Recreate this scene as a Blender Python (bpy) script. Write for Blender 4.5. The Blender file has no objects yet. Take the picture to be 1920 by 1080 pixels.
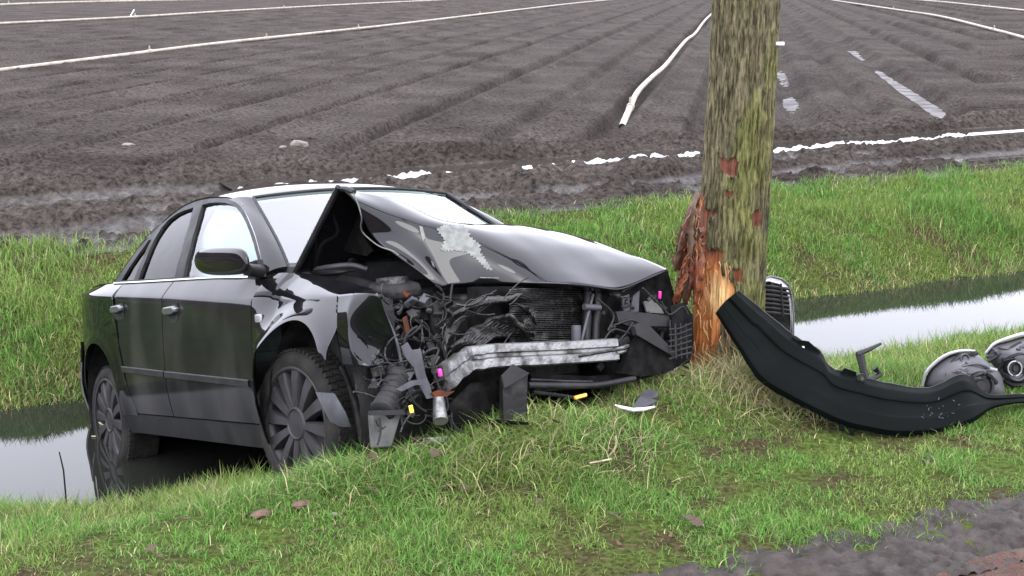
import bpy, bmesh, math, random
import numpy as np
from mathutils import Matrix, Vector
from mathutils.bvhtree import BVHTree

random.seed(7)
RNG = np.random.default_rng(11)
scn = bpy.context.scene
COL = scn.collection

# ------------------------------------------------------------------ camera, sky, sun, exposure
CAM_H = 1.9
FPX = 2400.0                       # focal length in pixels of a 1920 wide frame
PITCH = math.atan(585 / FPX)
cam_d = bpy.data.cameras.new('camera'); cam_o = bpy.data.objects.new('camera', cam_d); COL.objects.link(cam_o)
cam_d.sensor_width = 36.0; cam_d.lens = 36.0 * FPX / 1920.0
cam_d.clip_start = 0.05; cam_d.clip_end = 2000
cam_o.location = (0, 0, CAM_H); cam_o.rotation_euler = (math.pi / 2 - PITCH, 0, 0)
scn.camera = cam_o

SUN_EL, SUN_ROT = math.radians(48), math.radians(200)
w = bpy.data.worlds.new('World'); scn.world = w; w.use_nodes = True
nt = w.node_tree; nt.nodes.clear()
sky = nt.nodes.new('ShaderNodeTexSky'); sky.sky_type = 'NISHITA'; sky.sun_disc = False
sky.sun_elevation = SUN_EL; sky.sun_rotation = SUN_ROT
sky.air_density = 1.0; sky.dust_density = 6.0; sky.ozone_density = 1.0
hs = nt.nodes.new('ShaderNodeHueSaturation'); hs.inputs['Saturation'].default_value = 0.16
mx = nt.nodes.new('ShaderNodeMix'); mx.data_type = 'RGBA'; mx.inputs[0].default_value = 0.72
mx.inputs[7].default_value = (13.0, 13.2, 15.2, 1)       # even cloud cover
bg = nt.nodes.new('ShaderNodeBackground'); bg.inputs['Strength'].default_value = 0.12
ow = nt.nodes.new('ShaderNodeOutputWorld')
nt.links.new(sky.outputs[0], hs.inputs['Color']); nt.links.new(hs.outputs[0], mx.inputs[6])
nt.links.new(mx.outputs[2], bg.inputs[0]); nt.links.new(bg.outputs[0], ow.inputs[0])

sun_d = bpy.data.lights.new('sun', 'SUN'); sun_o = bpy.data.objects.new('sun', sun_d); COL.objects.link(sun_o)
sun_d.energy = 0.7; sun_d.angle = math.radians(35); sun_d.color = (1, .97, .93)
sun_o.rotation_euler = (math.pi / 2 - SUN_EL, 0, math.radians(25))
scn.view_settings.view_transform = 'Standard'; scn.view_settings.look = 'None'
scn.view_settings.gamma = 1.0; scn.view_settings.exposure = 1.6

# ------------------------------------------------------------------ pixel / car geometry helpers
cp, sp = math.cos(PITCH), math.sin(PITCH)
CM = np.array([[1, 0, 0], [0, -sp, cp], [0, -cp, -sp]])
CAMP = np.array([0, 0, CAM_H])
RC = np.array([[0.574, 0.815, -0.079], [-0.782, 0.575, 0.242], [0.243, -0.077, 0.967]])
_u, _s, _v = np.linalg.svd(RC); RC = _u @ _v
TC = np.array([-0.118, 5.522, -2.193 + CAM_H])

def ray(u, v): return CM @ np.array([(u - 960) / FPX, (v - 540) / FPX, 1.0])
def at_z(u, v, z): d = ray(u, v); return CAMP + d * ((z - CAM_H) / d[2])
def at_y(u, v, y): d = ray(u, v); return d * (y / d[1]) + CAMP
def cpt(u, v, ax, val):
    """point of the car (car coordinates) seen at u,v on the plane ax = val"""
    ax = 'xyz'.index(ax)
    d = RC.T @ ray(u, v); o = RC.T @ (CAMP - TC); s = (val - o[ax]) / d[ax]
    return o + d * s
def car2w(c): return RC @ np.asarray(c, float) + TC
def w2car(p): return RC.T @ (np.asarray(p, float) - TC)

UD = np.array([.895, .446]); ND = np.array([-.446, .895]); RD = np.array([.985, -.175])   # ditch axis, ditch normal, furrow normal

def sstep(a, b, x):
    t = np.clip((x - a) / (b - a), 0, 1); return t * t * (3 - 2 * t)
def _h(ix, iy, seed):
    n = (ix.astype(np.int64) * 374761393 + iy.astype(np.int64) * 668265263 + seed * 1442695041) & 0xffffffff
    n = ((n ^ (n >> 13)) * 1274126177) & 0xffffffff
    return ((n ^ (n >> 16)) & 0xffff) / 65535.0
def vn(x, y, seed=0):
    x = np.asarray(x, float); y = np.asarray(y, float)
    ix, iy = np.floor(x), np.floor(y); fx, fy = x - ix, y - iy
    fx = fx * fx * (3 - 2 * fx); fy = fy * fy * (3 - 2 * fy)
    a, b = _h(ix, iy, seed), _h(ix + 1, iy, seed); c, d = _h(ix, iy + 1, seed), _h(ix + 1, iy + 1, seed)
    return (a + (b - a) * fx) * (1 - fy) + (c + (d - c) * fx) * fy
def fbm(x, y, o=4, seed=0, g=.5):
    t, a, n = 0, 1, 0
    for i in range(o):
        t = t + a * vn(x * 2 ** i + 17.3 * i, y * 2 ** i - 9.1 * i, seed + i); n += a; a *= g
    return t / n

# ------------------------------------------------------------------ materials
def new_mat(name):
    m = bpy.data.materials.new(name); m.use_nodes = True
    n = m.node_tree.nodes; b = n['Principled BSDF']; return m, m.node_tree, n, b
def mat(name, col, rough=.5, metal=0, col2=None, nscale=8, rough2=None, bump=0, bscale=60, coat=0, coat_r=.03, spec=.5, stretch=None, detail=6, lo=.4, hi=.65, transl=0):
    m, t, n, b = new_mat(name)
    b.inputs['Base Color'].default_value = (*col, 1); b.inputs['Roughness'].default_value = rough
    b.inputs['Metallic'].default_value = metal; b.inputs['Specular IOR Level'].default_value = spec
    b.inputs['Coat Weight'].default_value = coat; b.inputs['Coat Roughness'].default_value = coat_r
    tc = n.new('ShaderNodeTexCoord'); mp = n.new('ShaderNodeMapping'); t.links.new(tc.outputs['Object'], mp.inputs[0])
    if stretch: mp.inputs['Scale'].default_value = stretch
    if col2 is not None or rough2 is not None:
        ns = n.new('ShaderNodeTexNoise'); ns.inputs['Scale'].default_value = nscale; ns.inputs['Detail'].default_value = detail
        t.links.new(mp.outputs[0], ns.inputs[0])
        mr = n.new('ShaderNodeMapRange'); mr.inputs[1].default_value = lo; mr.inputs[2].default_value = hi
        t.links.new(ns.outputs[0], mr.inputs[0])
        if col2 is not None:
            mi = n.new('ShaderNodeMix'); mi.data_type = 'RGBA'; mi.inputs[6].default_value = (*col, 1); mi.inputs[7].default_value = (*col2, 1)
            t.links.new(mr.outputs[0], mi.inputs[0]); t.links.new(mi.outputs[2], b.inputs['Base Color'])
        if rough2 is not None:
            m2 = n.new('ShaderNodeMapRange'); m2.inputs[3].default_value = rough; m2.inputs[4].default_value = rough2
            t.links.new(mr.outputs[0], m2.inputs[0]); t.links.new(m2.outputs[0], b.inputs['Roughness'])
    if bump:
        nb = n.new('ShaderNodeTexNoise'); nb.inputs['Scale'].default_value = bscale; nb.inputs['Detail'].default_value = 5
        t.links.new(mp.outputs[0], nb.inputs[0])
        bp = n.new('ShaderNodeBump'); bp.inputs['Strength'].default_value = bump; bp.inputs['Distance'].default_value = .01
        t.links.new(nb.outputs[0], bp.inputs['Height']); t.links.new(bp.outputs[0], b.inputs['Normal'])
    return m
def attr_mat(name, rough=.5, transl=.25, spec=.3):
    m, t, n, b = new_mat(name)
    a = n.new('ShaderNodeAttribute'); a.attribute_name = 'tint'
    t.links.new(a.outputs['Color'], b.inputs['Base Color']); b.inputs['Roughness'].default_value = rough
    b.inputs['Specular IOR Level'].default_value = spec
    if transl:
        tr = n.new('ShaderNodeBsdfTranslucent'); t.links.new(a.outputs['Color'], tr.inputs[0])
        ms = n.new('ShaderNodeMixShader'); ms.inputs[0].default_value = transl
        t.links.new(b.outputs[0], ms.inputs[1]); t.links.new(tr.outputs[0], ms.inputs[2])
        t.links.new(ms.outputs[0], n['Material Output'].inputs[0])
    return m

M = {}
M['paint'] = mat('black_paint', (.004, .004, .005), .5, 0, (.011, .0105, .0105), 2.2, .6, coat=.8, coat_r=.03, spec=.0, detail=8, lo=.45, hi=.8)
M['dirty'] = mat('dirty_paint', (.009, .009, .0098), .5, 0, (.032, .031, .0305), 3.0, .6, coat=.55, coat_r=.08, spec=.0, stretch=(1, 1, .35), detail=9, lo=.42, hi=.75)
M['plastic'] = mat('black_plastic', (.007, .007, .008), .5, 0, (.016, .016, .016), 9, .65, bump=.15, bscale=120, spec=.25)
M['cover'] = mat('bumper_plastic', (.0018, .0026, .0024), .55, 0, (.004, .005, .005), 5, .7, spec=.03, lo=.5, hi=.8)
M['rubber'] = mat('tyre_rubber', (.008, .008, .008), .8, 0, (.024, .022, .020), 7, .9, bump=.3, bscale=90, spec=.15)
M['rim'] = mat('grey_rim', (.028, .027, .030), .5, .3, (.014, .0135, .014), 8, .6, spec=.35)
M['airbag'] = mat('airbag_fabric', (.55, .56, .56), .9, 0, (.42, .43, .44), 4, bump=.3, bscale=8)
M['dark'] = mat('grimy_dark', (.005, .005, .0055), .6, 0, (.016, .015, .0145), 14, .5, bump=.4, bscale=40, spec=.2)
M['void'] = mat('unlit_black', (.003, .003, .0033), .8, 0, (.008, .0075, .007), 18, .6, bump=.5, bscale=30, spec=.05)  # near-black paints the shade of cavities; some black parts share it
M['oily'] = mat('oily_metal', (.014, .0135, .013), .35, .5, (.06, .057, .054), 22, .6, bump=.5, bscale=70, lo=.5, hi=.72)
M['alu'] = mat('scuffed_aluminium', (.24, .24, .236), .38, .75, (.045, .043, .041), 16, .55, bump=.3, bscale=60, lo=.46, hi=.66)
M['bare'] = mat('bare_metal', (.125, .13, .12), .55, .1, (.075, .08, .072), 30, .6, bump=.2, bscale=80)
M['greyplastic'] = mat('grey_plastic', (.05, .05, .058), .5, 0, (.03, .03, .035), 12, .6, spec=.3)
M['boxgrey'] = mat('dusty_box', (.085, .085, .08), .7, 0, (.04, .04, .039), 10, .8)
M['chrome'] = mat('satin_chrome', (.5, .5, .52), .22, 1, (.4, .4, .42), 10, .3); M['handle'] = mat('dull_handle', (.16, .16, .165), .3, .8, (.1, .1, .1), 10, .4)
M['seat'] = mat('seat_fabric', (.03, .03, .032), .9, 0, (.045, .045, .045), 30)
M['headliner'] = mat('headliner', (.2, .2, .19), .9)
M['pink'] = mat('magenta_plastic', (.5, .02, .22), .4)
M['yellow'] = mat('yellow_plastic', (.7, .6, .05), .5)
M['orange'] = mat('orange_plastic', (.075, .022, .010), .7, 0, (.035, .016, .010), 20, spec=.1)
M['amber'] = mat('amber_lens', (.7, .3, .01), .15, coat=1)
M['white'] = mat('white_plastic', (.5, .5, .5), .4)
M['lens'] = mat('lens_rim', (.22, .225, .23), .2, 0, (.15, .15, .155), 8, coat=.5)
M['housing'] = mat('lamp_housing', (.07, .068, .078), .45, 0, (.035, .034, .04), 7, .6, lo=.4, hi=.7)
def glass(name, tint, rough=.02, ior=1.5):
    m, t, n, b = new_mat(name)
    n.remove(b); g = n.new('ShaderNodeBsdfGlossy'); g.inputs['Roughness'].default_value = rough; g.inputs[0].default_value = (1, 1, 1, 1)
    tr = n.new('ShaderNodeBsdfTransparent'); tr.inputs[0].default_value = (*tint, 1)
    fr = n.new('ShaderNodeFresnel'); fr.inputs[0].default_value = ior
    ms = n.new('ShaderNodeMixShader')
    t.links.new(fr.outputs[0], ms.inputs[0]); t.links.new(tr.outputs[0], ms.inputs[1]); t.links.new(g.outputs[0], ms.inputs[2])
    t.links.new(ms.outputs[0], n['Material Output'].inputs[0]); return m
M['glass'] = glass('green_glass', (.62, .78, .76)); M['screen'] = glass('windscreen_glass', (.6, .72, .69), .02, 2.6)
M['privacy'] = glass('dark_glass', (.07, .07, .08), .02, 1.17)
M['grass'] = attr_mat('grass_blades', .6, .3, .12)
M['leaf'] = mat('dead_leaf', (.055, .034, .018), .75, 0, (.035, .022, .013), 25, bump=.3)
M['stem'] = mat('dry_stem', (.34, .29, .19), .8, 0, (.2, .16, .1), 30)
M['pipe'] = mat('pipe_plastic', (.27, .24, .195), .5, 0, (.18, .155, .12), 3, .6, stretch=(1, 1, 1))
M['stone'] = mat('pale_stone', (.14, .125, .108), .8, 0, (.08, .07, .06), 14, bump=.6)
M['brick'] = mat('red_fragment', (.10, .052, .038), .85, 0, (.055, .036, .028), 25, bump=.6)

# ------------------------------------------------------------------ object helpers
def setp(o, label=None, cat=None, group=None, kind=None):
    if label: o['label'] = label
    if cat: o['category'] = cat
    if group: o['group'] = group
    if kind: o['kind'] = kind
    return o
def thicken(bm, th):
    """turn a sheet into a plate of thickness th with its own rim faces"""
    bm.normal_update(); fs = bm.faces[:]; vs_ = bm.verts[:]; be = [e for e in bm.edges if len(e.link_faces) == 1]
    nr = {v: v.normal.copy() for v in vs_}; back = {v: bm.verts.new(v.co - nr[v] * th * .5) for v in vs_}
    loops = [(e.link_loops[0].vert, e.link_loops[0].link_loop_next.vert) for e in be]
    for v in vs_: v.co = v.co + nr[v] * th * .5
    for f in fs: bm.faces.new([back[v] for v in reversed(f.verts)])
    for a, b in loops:
        q = [bm.verts.new(p.co.copy()) for p in (b, a, back[a], back[b])]; bm.faces.new(q)
def mk(name, verts, faces, m, parent=None, smooth=True, thick=0, off=-1, sub=0, autos=None):
    me = bpy.data.meshes.new(name); me.from_pydata([tuple(map(float, v)) for v in verts], [], [tuple(int(i) for i in f) for f in faces]); me.update()
    bm = bmesh.new(); bm.from_mesh(me); bmesh.ops.recalc_face_normals(bm, faces=bm.faces)
    if sub: bmesh.ops.subdivide_edges(bm, edges=bm.edges[:], cuts=sub, use_grid_fill=True)
    if thick: thicken(bm, thick)
    bm.to_mesh(me); bm.free()
    if smooth:
        me.polygons.foreach_set('use_smooth', [True] * len(me.polygons))
        if autos: me.set_sharp_from_angle(angle=math.radians(autos))
    o = bpy.data.objects.new(name, me); COL.objects.link(o)
    me.materials.append(m)
    if parent: o.parent = parent
    return o
def empty(name, loc=(0, 0, 0)):
    o = bpy.data.objects.new(name, None); o.location = loc; o.empty_display_size = .1; COL.objects.link(o); return o
def gridf(nr, nc, wrap=False):
    f = []
    for i in range(nr - 1):
        for j in range(nc - (0 if wrap else 1)):
            k = (j + 1) % nc
            f.append((i * nc + j, i * nc + k, (i + 1) * nc + k, (i + 1) * nc + j))
    return f
def catmull(pts, n):
    P = np.array(pts, float); L = len(P)
    P = np.vstack([2 * P[0] - P[1], P, 2 * P[-1] - P[-2]]); out = []
    for t in np.linspace(0, L - 1, n):
        i = min(int(t), L - 2); f = t - i; a, b, c, d = P[i:i + 4]
        out.append(.5 * (2 * b + (c - a) * f + (2 * a - 5 * b + 4 * c - d) * f * f + (3 * b - a - 3 * c + d) * f ** 3))
    return np.array(out)
def tube_geo(pts, r, n=8, cap=True, base=0):
    pts = np.array(pts, float); L = len(pts); rr = np.broadcast_to(np.asarray(r, float), (L,))
    T = np.gradient(pts, axis=0); T /= np.linalg.norm(T, axis=1)[:, None] + 1e-9
    up = np.array([0, 0, 1.]) if abs(T[0][2]) < .9 else np.array([1., 0, 0])
    V = []
    for i in range(L):
        a = np.cross(T[i], up); a /= np.linalg.norm(a) + 1e-9; b = np.cross(T[i], a); up = -b if i == 0 else up
        for k in range(n):
            th = 2 * math.pi * k / n; V.append(pts[i] + rr[i] * (math.cos(th) * a + math.sin(th) * b))
    F = [tuple(base + q for q in f) for f in gridf(L, n, True)]
    if cap: F += [tuple(base + k for k in range(n))[::-1], tuple(base + (L - 1) * n + k for k in range(n))]
    return V, F
def tube(name, pts, r, m, parent=None, n=8, smooth_n=0, cap=True):
    if smooth_n:
        if np.ndim(r): r = np.interp(np.linspace(0, 1, smooth_n), np.linspace(0, 1, len(r)), r)
        pts = catmull(pts, smooth_n)
    V, F = tube_geo(pts, r, n, cap); return mk(name, V, F, m, parent, autos=50)
def tubes(name, lst, m, parent=None, n=6):
    V, F = [], []
    for pts, r in lst:
        v, f = tube_geo(pts, r, n, True, len(V)); V += v; F += f
    return mk(name, V, F, m, parent, autos=50)
def box_geo(c, ax, h, base=0):
    """box: centre, 3x3 rows of axes, half sizes"""
    c = np.array(c, float); ax = np.array(ax, float); V = []
    for sx in (-1, 1):
        for sy in (-1, 1):
            for sz in (-1, 1): V.append(c + ax[0] * sx * h[0] + ax[1] * sy * h[1] + ax[2] * sz * h[2])
    F = [(0, 1, 3, 2), (4, 6, 7, 5), (0, 4, 5, 1), (2, 3, 7, 6), (0, 2, 6, 4), (1, 5, 7, 3)]
    return V, [tuple(base + i for i in f) for f in F]
def bevel(o, wd=.004, seg=2):
    md = o.modifiers.new('edge', 'BEVEL'); md.width = wd; md.segments = seg; md.limit_method = 'ANGLE'; md.angle_limit = math.radians(40); return o
def box(name, c, h, m, parent=None, rot=(0, 0, 0), bev=.006):
    R = Matrix.Rotation(rot[2], 3, 'Z') @ Matrix.Rotation(rot[1], 3, 'Y') @ Matrix.Rotation(rot[0], 3, 'X')
    V, F = box_geo(c, np.array(R).T, h); o = mk(name, V, F, m, parent, autos=40)
    if bev: bevel(o, bev)
    return o
def poly_tris(P2, maxlen=None, holes=()):
    """fill a 2D outline with small triangles; returns 2D verts and faces"""
    bm = bmesh.new()
    for loop in [P2] + list(holes):
        vs = [bm.verts.new((p[0], p[1], 0)) for p in loop]
        for a, b in zip(vs, vs[1:] + vs[:1]): bm.edges.new((a, b))
    bmesh.ops.triangle_fill(bm, edges=bm.edges[:], use_beauty=True, normal=(0, 0, 1))
    if maxlen:
        for _ in range(7):
            e = [e for e in bm.edges if e.calc_length() > maxlen]
            if not e: break
            bmesh.ops.subdivide_edges(bm, edges=e, cuts=1); bmesh.ops.triangulate(bm, faces=bm.faces[:])
    bm.verts.index_update()
    V = [(v.co.x, v.co.y) for v in bm.verts]; F = [tuple(v.index for v in f.verts) for f in bm.faces]
    bm.free(); return V, F
def plate(name, uv, depth, m, parent, thick=.008, maxlen=None, bow=0, smooth=False):
    """solid sheet with the outline uv at car plane depth ('x', value or (u,v)->value)"""
    V2, F = poly_tris(uv, maxlen)
    c = np.mean(np.array(uv), axis=0); sc = np.max(np.linalg.norm(np.array(uv) - c, axis=1))
    V = []
    for u, v in V2:
        d = depth[1](u, v) if callable(depth[1]) else depth[1]
        d -= bow * (((u - c[0]) ** 2 + (v - c[1]) ** 2) / sc ** 2)
        V.append(cpt(u, v, depth[0], d))
    return mk(name, V, F, m, parent, smooth, thick, 0)
def lathe(prof, n, ax=1):
    """profile of (axial, radius) turned about the local y axis"""
    V = []
    for a, r in prof:
        for k in range(n):
            t = 2 * math.pi * k / n; V.append((r * math.cos(t), a, r * math.sin(t)))
    return V, gridf(len(prof), n, True)

# ------------------------------------------------------------------ terrain
def h0(v):
    xs = [-400, 2.3, 3.1, 3.8, 4.3, 4.7, 5.0, 5.5, 6.1, 6.6, 6.8, 7.15, 8.25, 8.55, 8.75, 9.05, 9.5, 10.3, 11, 2000]
    zs = [.03, .02, .0, -.02, -.06, -.11, -.19, -.32, -.55, -.8, -.9, -1.02, -1.02, -.93, -.80, -.60, -.40, -.24, -.2, -.2]
    return np.interp(v, xs, zs)
def ground_z(x, y):
    x = np.asarray(x, float); y = np.asarray(y, float)
    s = UD[0] * x + UD[1] * y; v = ND[0] * x + ND[1] * y
    vv = v + .22 * (fbm(s * .8, v * .3, 3, 5) - .5) * sstep(3.8, 5, v) * (1 - sstep(10, 10.6, v))
    vv = vv + .34 * np.exp(-((s - .95) / .55) ** 2) * sstep(4.5, 5.0, v) * (1 - sstep(6.6, 7.2, v))
    z = (h0(vv - .12) + h0(vv) + h0(vv + .12)) / 3
    lump = (fbm(x * 2.3, y * 2.3, 4, 21) - .5)
    z = z + lump * .07 * sstep(2.9, 4, v) * (1 - sstep(10.2, 10.6, v))
    z = z + .19 * np.exp(-((x - 1.15) ** 2 + (y - 5.82) ** 2) / .5 ** 2)
    z = z + .23 * np.exp(-(((x - .10) / .52) ** 2 + ((y - 4.93) / .33) ** 2)) + .17 * np.exp(-(((x - .62) / .35) ** 2 + ((y - 5.42) / .33) ** 2))
    z = z + .09 * np.exp(-(((x + .6) / .4) ** 2 + ((y - 4.62) / .2) ** 2))
    return z
FUR = [-29.9, -28.2, -26.6, -24.9, -23.3, -21.6, -19.9, -18.2, -16.5, -14.8, -13.1, -11.6, -10.0, -8.3, -6.67, -4.92, -3.2, -1.9, -.6, .92, 2.1, 3.27, 4.9, 6.6, 8.2, 9.9, 11.5, 13.2, 14.8, 16.5, 18.1, 19.8, 21.5, 23.1, 24.8, 26.4]
def field_z(x, y, fine=True):
    s = UD[0] * x + UD[1] * y; v = ND[0] * x + ND[1] * y; q = RD[0] * x + RD[1] * y
    z = np.full_like(x, -.2)
    near = 1 - sstep(14.2, 16.0, v + 1.6 * (fbm(s * .35, v * .3, 2, 61) - .5)); far = 1 - near
    # furrows run away from the ditch
    wob = .14 * (fbm(q * .5 + 3, y * .18, 2, 33) - .5)
    for i, k in enumerate(FUR):
        wet = k in (.92, 3.27)
        dp = (.13 + .13 * ((i * 37) % 10) / 10) * (1.5 if wet else 1)
        if wet: dp = .10 + .13 * fbm(y * .35 + k, y * 0 + k, 3, 37)
        z = z - far * dp * np.exp(-((q + wob - k) / .19) ** 4) if not wet else z - far * dp * np.exp(-((q + wob - k) / .30) ** 2)
        z = z + far * dp * .35 * np.exp(-((q + wob - k - .40) / .13) ** 2)
    dist = np.hypot(x, y); fade = 1 - sstep(25, 80, dist)
    z = z + far * .008 * np.sin(q * 2 * math.pi / .41)
    z = z + far * fade * .045 * (fbm(x * 7, y * 7, 4, 3, .75) - .5)
    z = z + far * fade * .16 * np.maximum(0, vn(x * 8.5, y * 8.5, 13) - .78)
    # churned headland with tyre ruts along the ditch
    wv = v + .16 * (fbm(s * .7, v * .1, 3, 41) - .5)
    calm = 1 - .52 * np.exp(-((wv - 12.95) / .5) ** 2)
    for rv, dp, wd, fr_, bk in ((11.35, .12, .22, .01, .05), (12.2, .06, .16, .02, .03), (13.06, .15, .30, .0, .06), (13.95, .09, .20, .02, .05)):
        g = np.exp(-((wv - rv) / wd) ** 2)
        z = z - near * dp * g
        z = z + near * bk * np.exp(-((wv - rv - wd * 1.7) / .14) ** 2) + near * fr_ * np.exp(-((wv - rv + wd * 1.7) / .14) ** 2)
        z = z + near * g * .028 * np.sin((s + .6 * np.abs(wv - rv) + .1 * vn(s * 2, v * 2, 5)) * 2 * math.pi / .34 + rv)
    z = z + near * calm * (.10 * (fbm(x * 2.1, y * 2.1, 2, 77) - .5) + .13 * (fbm(x * 5.5, y * 5.5, 4, 71, .72) - .5))
    z = z + near * calm * (.22 * np.maximum(0, vn(x * 5.2, y * 5.2, 15) - .68) + .16 * np.maximum(0, vn(x * 11, y * 11, 16) - .66))
    return z
def field_full(x, y):
    v = ND[0] * x + ND[1] * y; t = sstep(10.15, 10.7, v)
    return ground_z(x, y) * (1 - t) + field_z(x, y) * t

def sheet(name, S, V, zf, m, kind='structure'):
    X = UD[0] * S + ND[0] * V; Y = UD[1] * S + ND[1] * V
    Z = zf(X, Y); nr, nc = X.shape
    P = np.stack([X, Y, Z], -1).reshape(-1, 3)
    i = np.arange((nr - 1) * nc).reshape(nr - 1, nc)[:, :-1].ravel()
    F = np.stack([i, i + 1, i + nc + 1, i + nc], 1)
    me = bpy.data.meshes.new(name); me.vertices.add(len(P)); me.vertices.foreach_set('co', P.ravel())
    me.loops.add(F.size); me.loops.foreach_set('vertex_index', F.ravel())
    me.polygons.add(len(F)); me.polygons.foreach_set('loop_start', np.arange(len(F)) * 4); me.polygons.foreach_set('loop_total', np.full(len(F), 4))
    me.polygons.foreach_set('use_smooth', np.ones(len(F), bool)); me.update(calc_edges=True)
    o = bpy.data.objects.new(name, me); COL.objects.link(o); me.materials.append(m); o['kind'] = kind; return o

# soil under the grass
def soil_material():
    m, t, n, b = new_mat('verge_soil')
    tc = n.new('ShaderNodeTexCoord')
    a = n.new('ShaderNodeTexNoise'); a.inputs['Scale'].default_value = 2.6; a.inputs['Detail'].default_value = 8
    c = n.new('ShaderNodeTexNoise'); c.inputs['Scale'].default_value = 45; c.inputs['Detail'].default_value = 6
    t.links.new(tc.outputs['Object'], a.inputs[0]); t.links.new(tc.outputs['Object'], c.inputs[0])
    r1 = n.new('ShaderNodeValToRGB'); e = r1.color_ramp.elements
    e[0].position = .36; e[0].color = (.045, .033, .022, 1); e[1].position = .6; e[1].color = (.05, .075, .018, 1)
    r2 = n.new('ShaderNodeValToRGB'); e = r2.color_ramp.elements
    e[0].position = .35; e[0].color = (.45, .42, .4, 1); e[1].position = .65; e[1].color = (1.15, 1.1, 1.0, 1)
    mu = n.new('ShaderNodeMix'); mu.data_type = 'RGBA'; mu.blend_type = 'MULTIPLY'; mu.inputs[0].default_value = 1
    t.links.new(a.outputs[0], r1.inputs[0]); t.links.new(c.outputs[0], r2.inputs[0])
    t.links.new(r1.outputs[0], mu.inputs[6]); t.links.new(r2.outputs[0], mu.inputs[7]); t.links.new(mu.outputs[2], b.inputs['Base Color'])
    b.inputs['Roughness'].default_value = .95; b.inputs['Specular IOR Level'].default_value = .03
    bp = n.new('ShaderNodeBump'); bp.inputs['Strength'].default_value = .8; bp.inputs['Distance'].default_value = .02
    t.links.new(c.outputs[0], bp.inputs['Height']); t.links.new(bp.outputs[0], b.inputs['Normal']); return m
def mud_material():
    m, t, n, b = new_mat('wet_field_soil')
    tc = n.new('ShaderNodeTexCoord')
    def noise(s, d=7):
        q = n.new('ShaderNodeTexNoise'); q.inputs['Scale'].default_value = s; q.inputs['Detail'].default_value = d
        t.links.new(tc.outputs['Object'], q.inputs[0]); return q
    a, c, d = noise(.55), noise(15, 11), noise(1.6)
    c.inputs['Roughness'].default_value = .72
    r1 = n.new('ShaderNodeValToRGB'); e = r1.color_ramp.elements
    e[0].position = .34; e[0].color = (.029, .0245, .0222, 1); e[1].position = .66; e[1].color = (.056, .049, .0445, 1)
    r2 = n.new('ShaderNodeValToRGB'); e = r2.color_ramp.elements
    e[0].position = .38; e[0].color = (.32, .32, .33, 1); e[1].position = .64; e[1].color = (1.65, 1.62, 1.56, 1)
    mu = n.new('ShaderNodeMix'); mu.data_type = 'RGBA'; mu.blend_type = 'MULTIPLY'; mu.inputs[0].default_value = 1
    t.links.new(a.outputs[0], r1.inputs[0]); t.links.new(c.outputs[0], r2.inputs[0])
    t.links.new(r1.outputs[0], mu.inputs[6]); t.links.new(r2.outputs[0], mu.inputs[7])
    # pale straw flecks
    vo = n.new('ShaderNodeTexVoronoi'); vo.inputs['Scale'].default_value = 9; t.links.new(tc.outputs['Object'], vo.inputs[0])
    fl = n.new('ShaderNodeMapRange'); fl.inputs[1].default_value = .07; fl.inputs[2].default_value = .04; t.links.new(vo.outputs['Distance'], fl.inputs[0])
    fr = n.new('ShaderNodeMath'); fr.operation = 'GREATER_THAN'; fr.inputs[1].default_value = .80
    sx = n.new('ShaderNodeSeparateColor'); t.links.new(vo.outputs['Color'], sx.inputs[0]); t.links.new(sx.outputs[0], fr.inputs[0])
    fm = n.new('ShaderNodeMath'); fm.operation = 'MULTIPLY'; t.links.new(fl.outputs[0], fm.inputs[0]); t.links.new(fr.outputs[0], fm.inputs[1])
    m3 = n.new('ShaderNodeMix'); m3.data_type = 'RGBA'; m3.inputs[7].default_value = (.2, .175, .14, 1)
    t.links.new(fm.outputs[0], m3.inputs[0]); t.links.new(mu.outputs[2], m3.inputs[6]); t.links.new(m3.outputs[2], b.inputs['Base Color'])
    # the trodden headland beside the ditch is wet, the beds are drier
    dt = n.new('ShaderNodeVectorMath'); dt.operation = 'DOT_PRODUCT'; dt.inputs[1].default_value = (ND[0], ND[1], 0)
    t.links.new(tc.outputs['Object'], dt.inputs[0])
    wz = n.new('ShaderNodeMapRange'); wz.inputs[1].default_value = 15.3; wz.inputs[2].default_value = 13.6; t.links.new(dt.outputs['Value'], wz.inputs[0])
    sz = n.new('ShaderNodeSeparateXYZ'); t.links.new(tc.outputs['Object'], sz.inputs[0])
    za = n.new('ShaderNodeMath'); za.operation = 'MULTIPLY_ADD'; za.inputs[1].default_value = .10; t.links.new(d.outputs[0], za.inputs[0]); t.links.new(sz.outputs[2], za.inputs[2])
    wn = n.new('ShaderNodeMapRange'); wn.inputs[1].default_value = -.15; wn.inputs[2].default_value = -.20; t.links.new(za.outputs[0], wn.inputs[0])
    wm = n.new('ShaderNodeMath'); wm.operation = 'MULTIPLY'; t.links.new(wz.outputs[0], wm.inputs[0]); t.links.new(wn.outputs[0], wm.inputs[1])
    rg = n.new('ShaderNodeMapRange'); rg.inputs[3].default_value = .85; rg.inputs[4].default_value = .27; t.links.new(wm.outputs[0], rg.inputs[0])
    t.links.new(rg.outputs[0], b.inputs['Roughness']); sp_ = n.new('ShaderNodeMapRange'); sp_.inputs[3].default_value = .02; sp_.inputs[4].default_value = .38; t.links.new(wm.outputs[0], sp_.inputs[0]); t.links.new(sp_.outputs[0], b.inputs['Specular IOR Level'])
    bp = n.new('ShaderNodeBump'); bp.inputs['Strength'].default_value = .9; bp.inputs['Distance'].default_value = .05
    t.links.new(c.outputs[0], bp.inputs['Height']); t.links.new(bp.outputs[0], b.inputs['Normal']); return m
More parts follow.
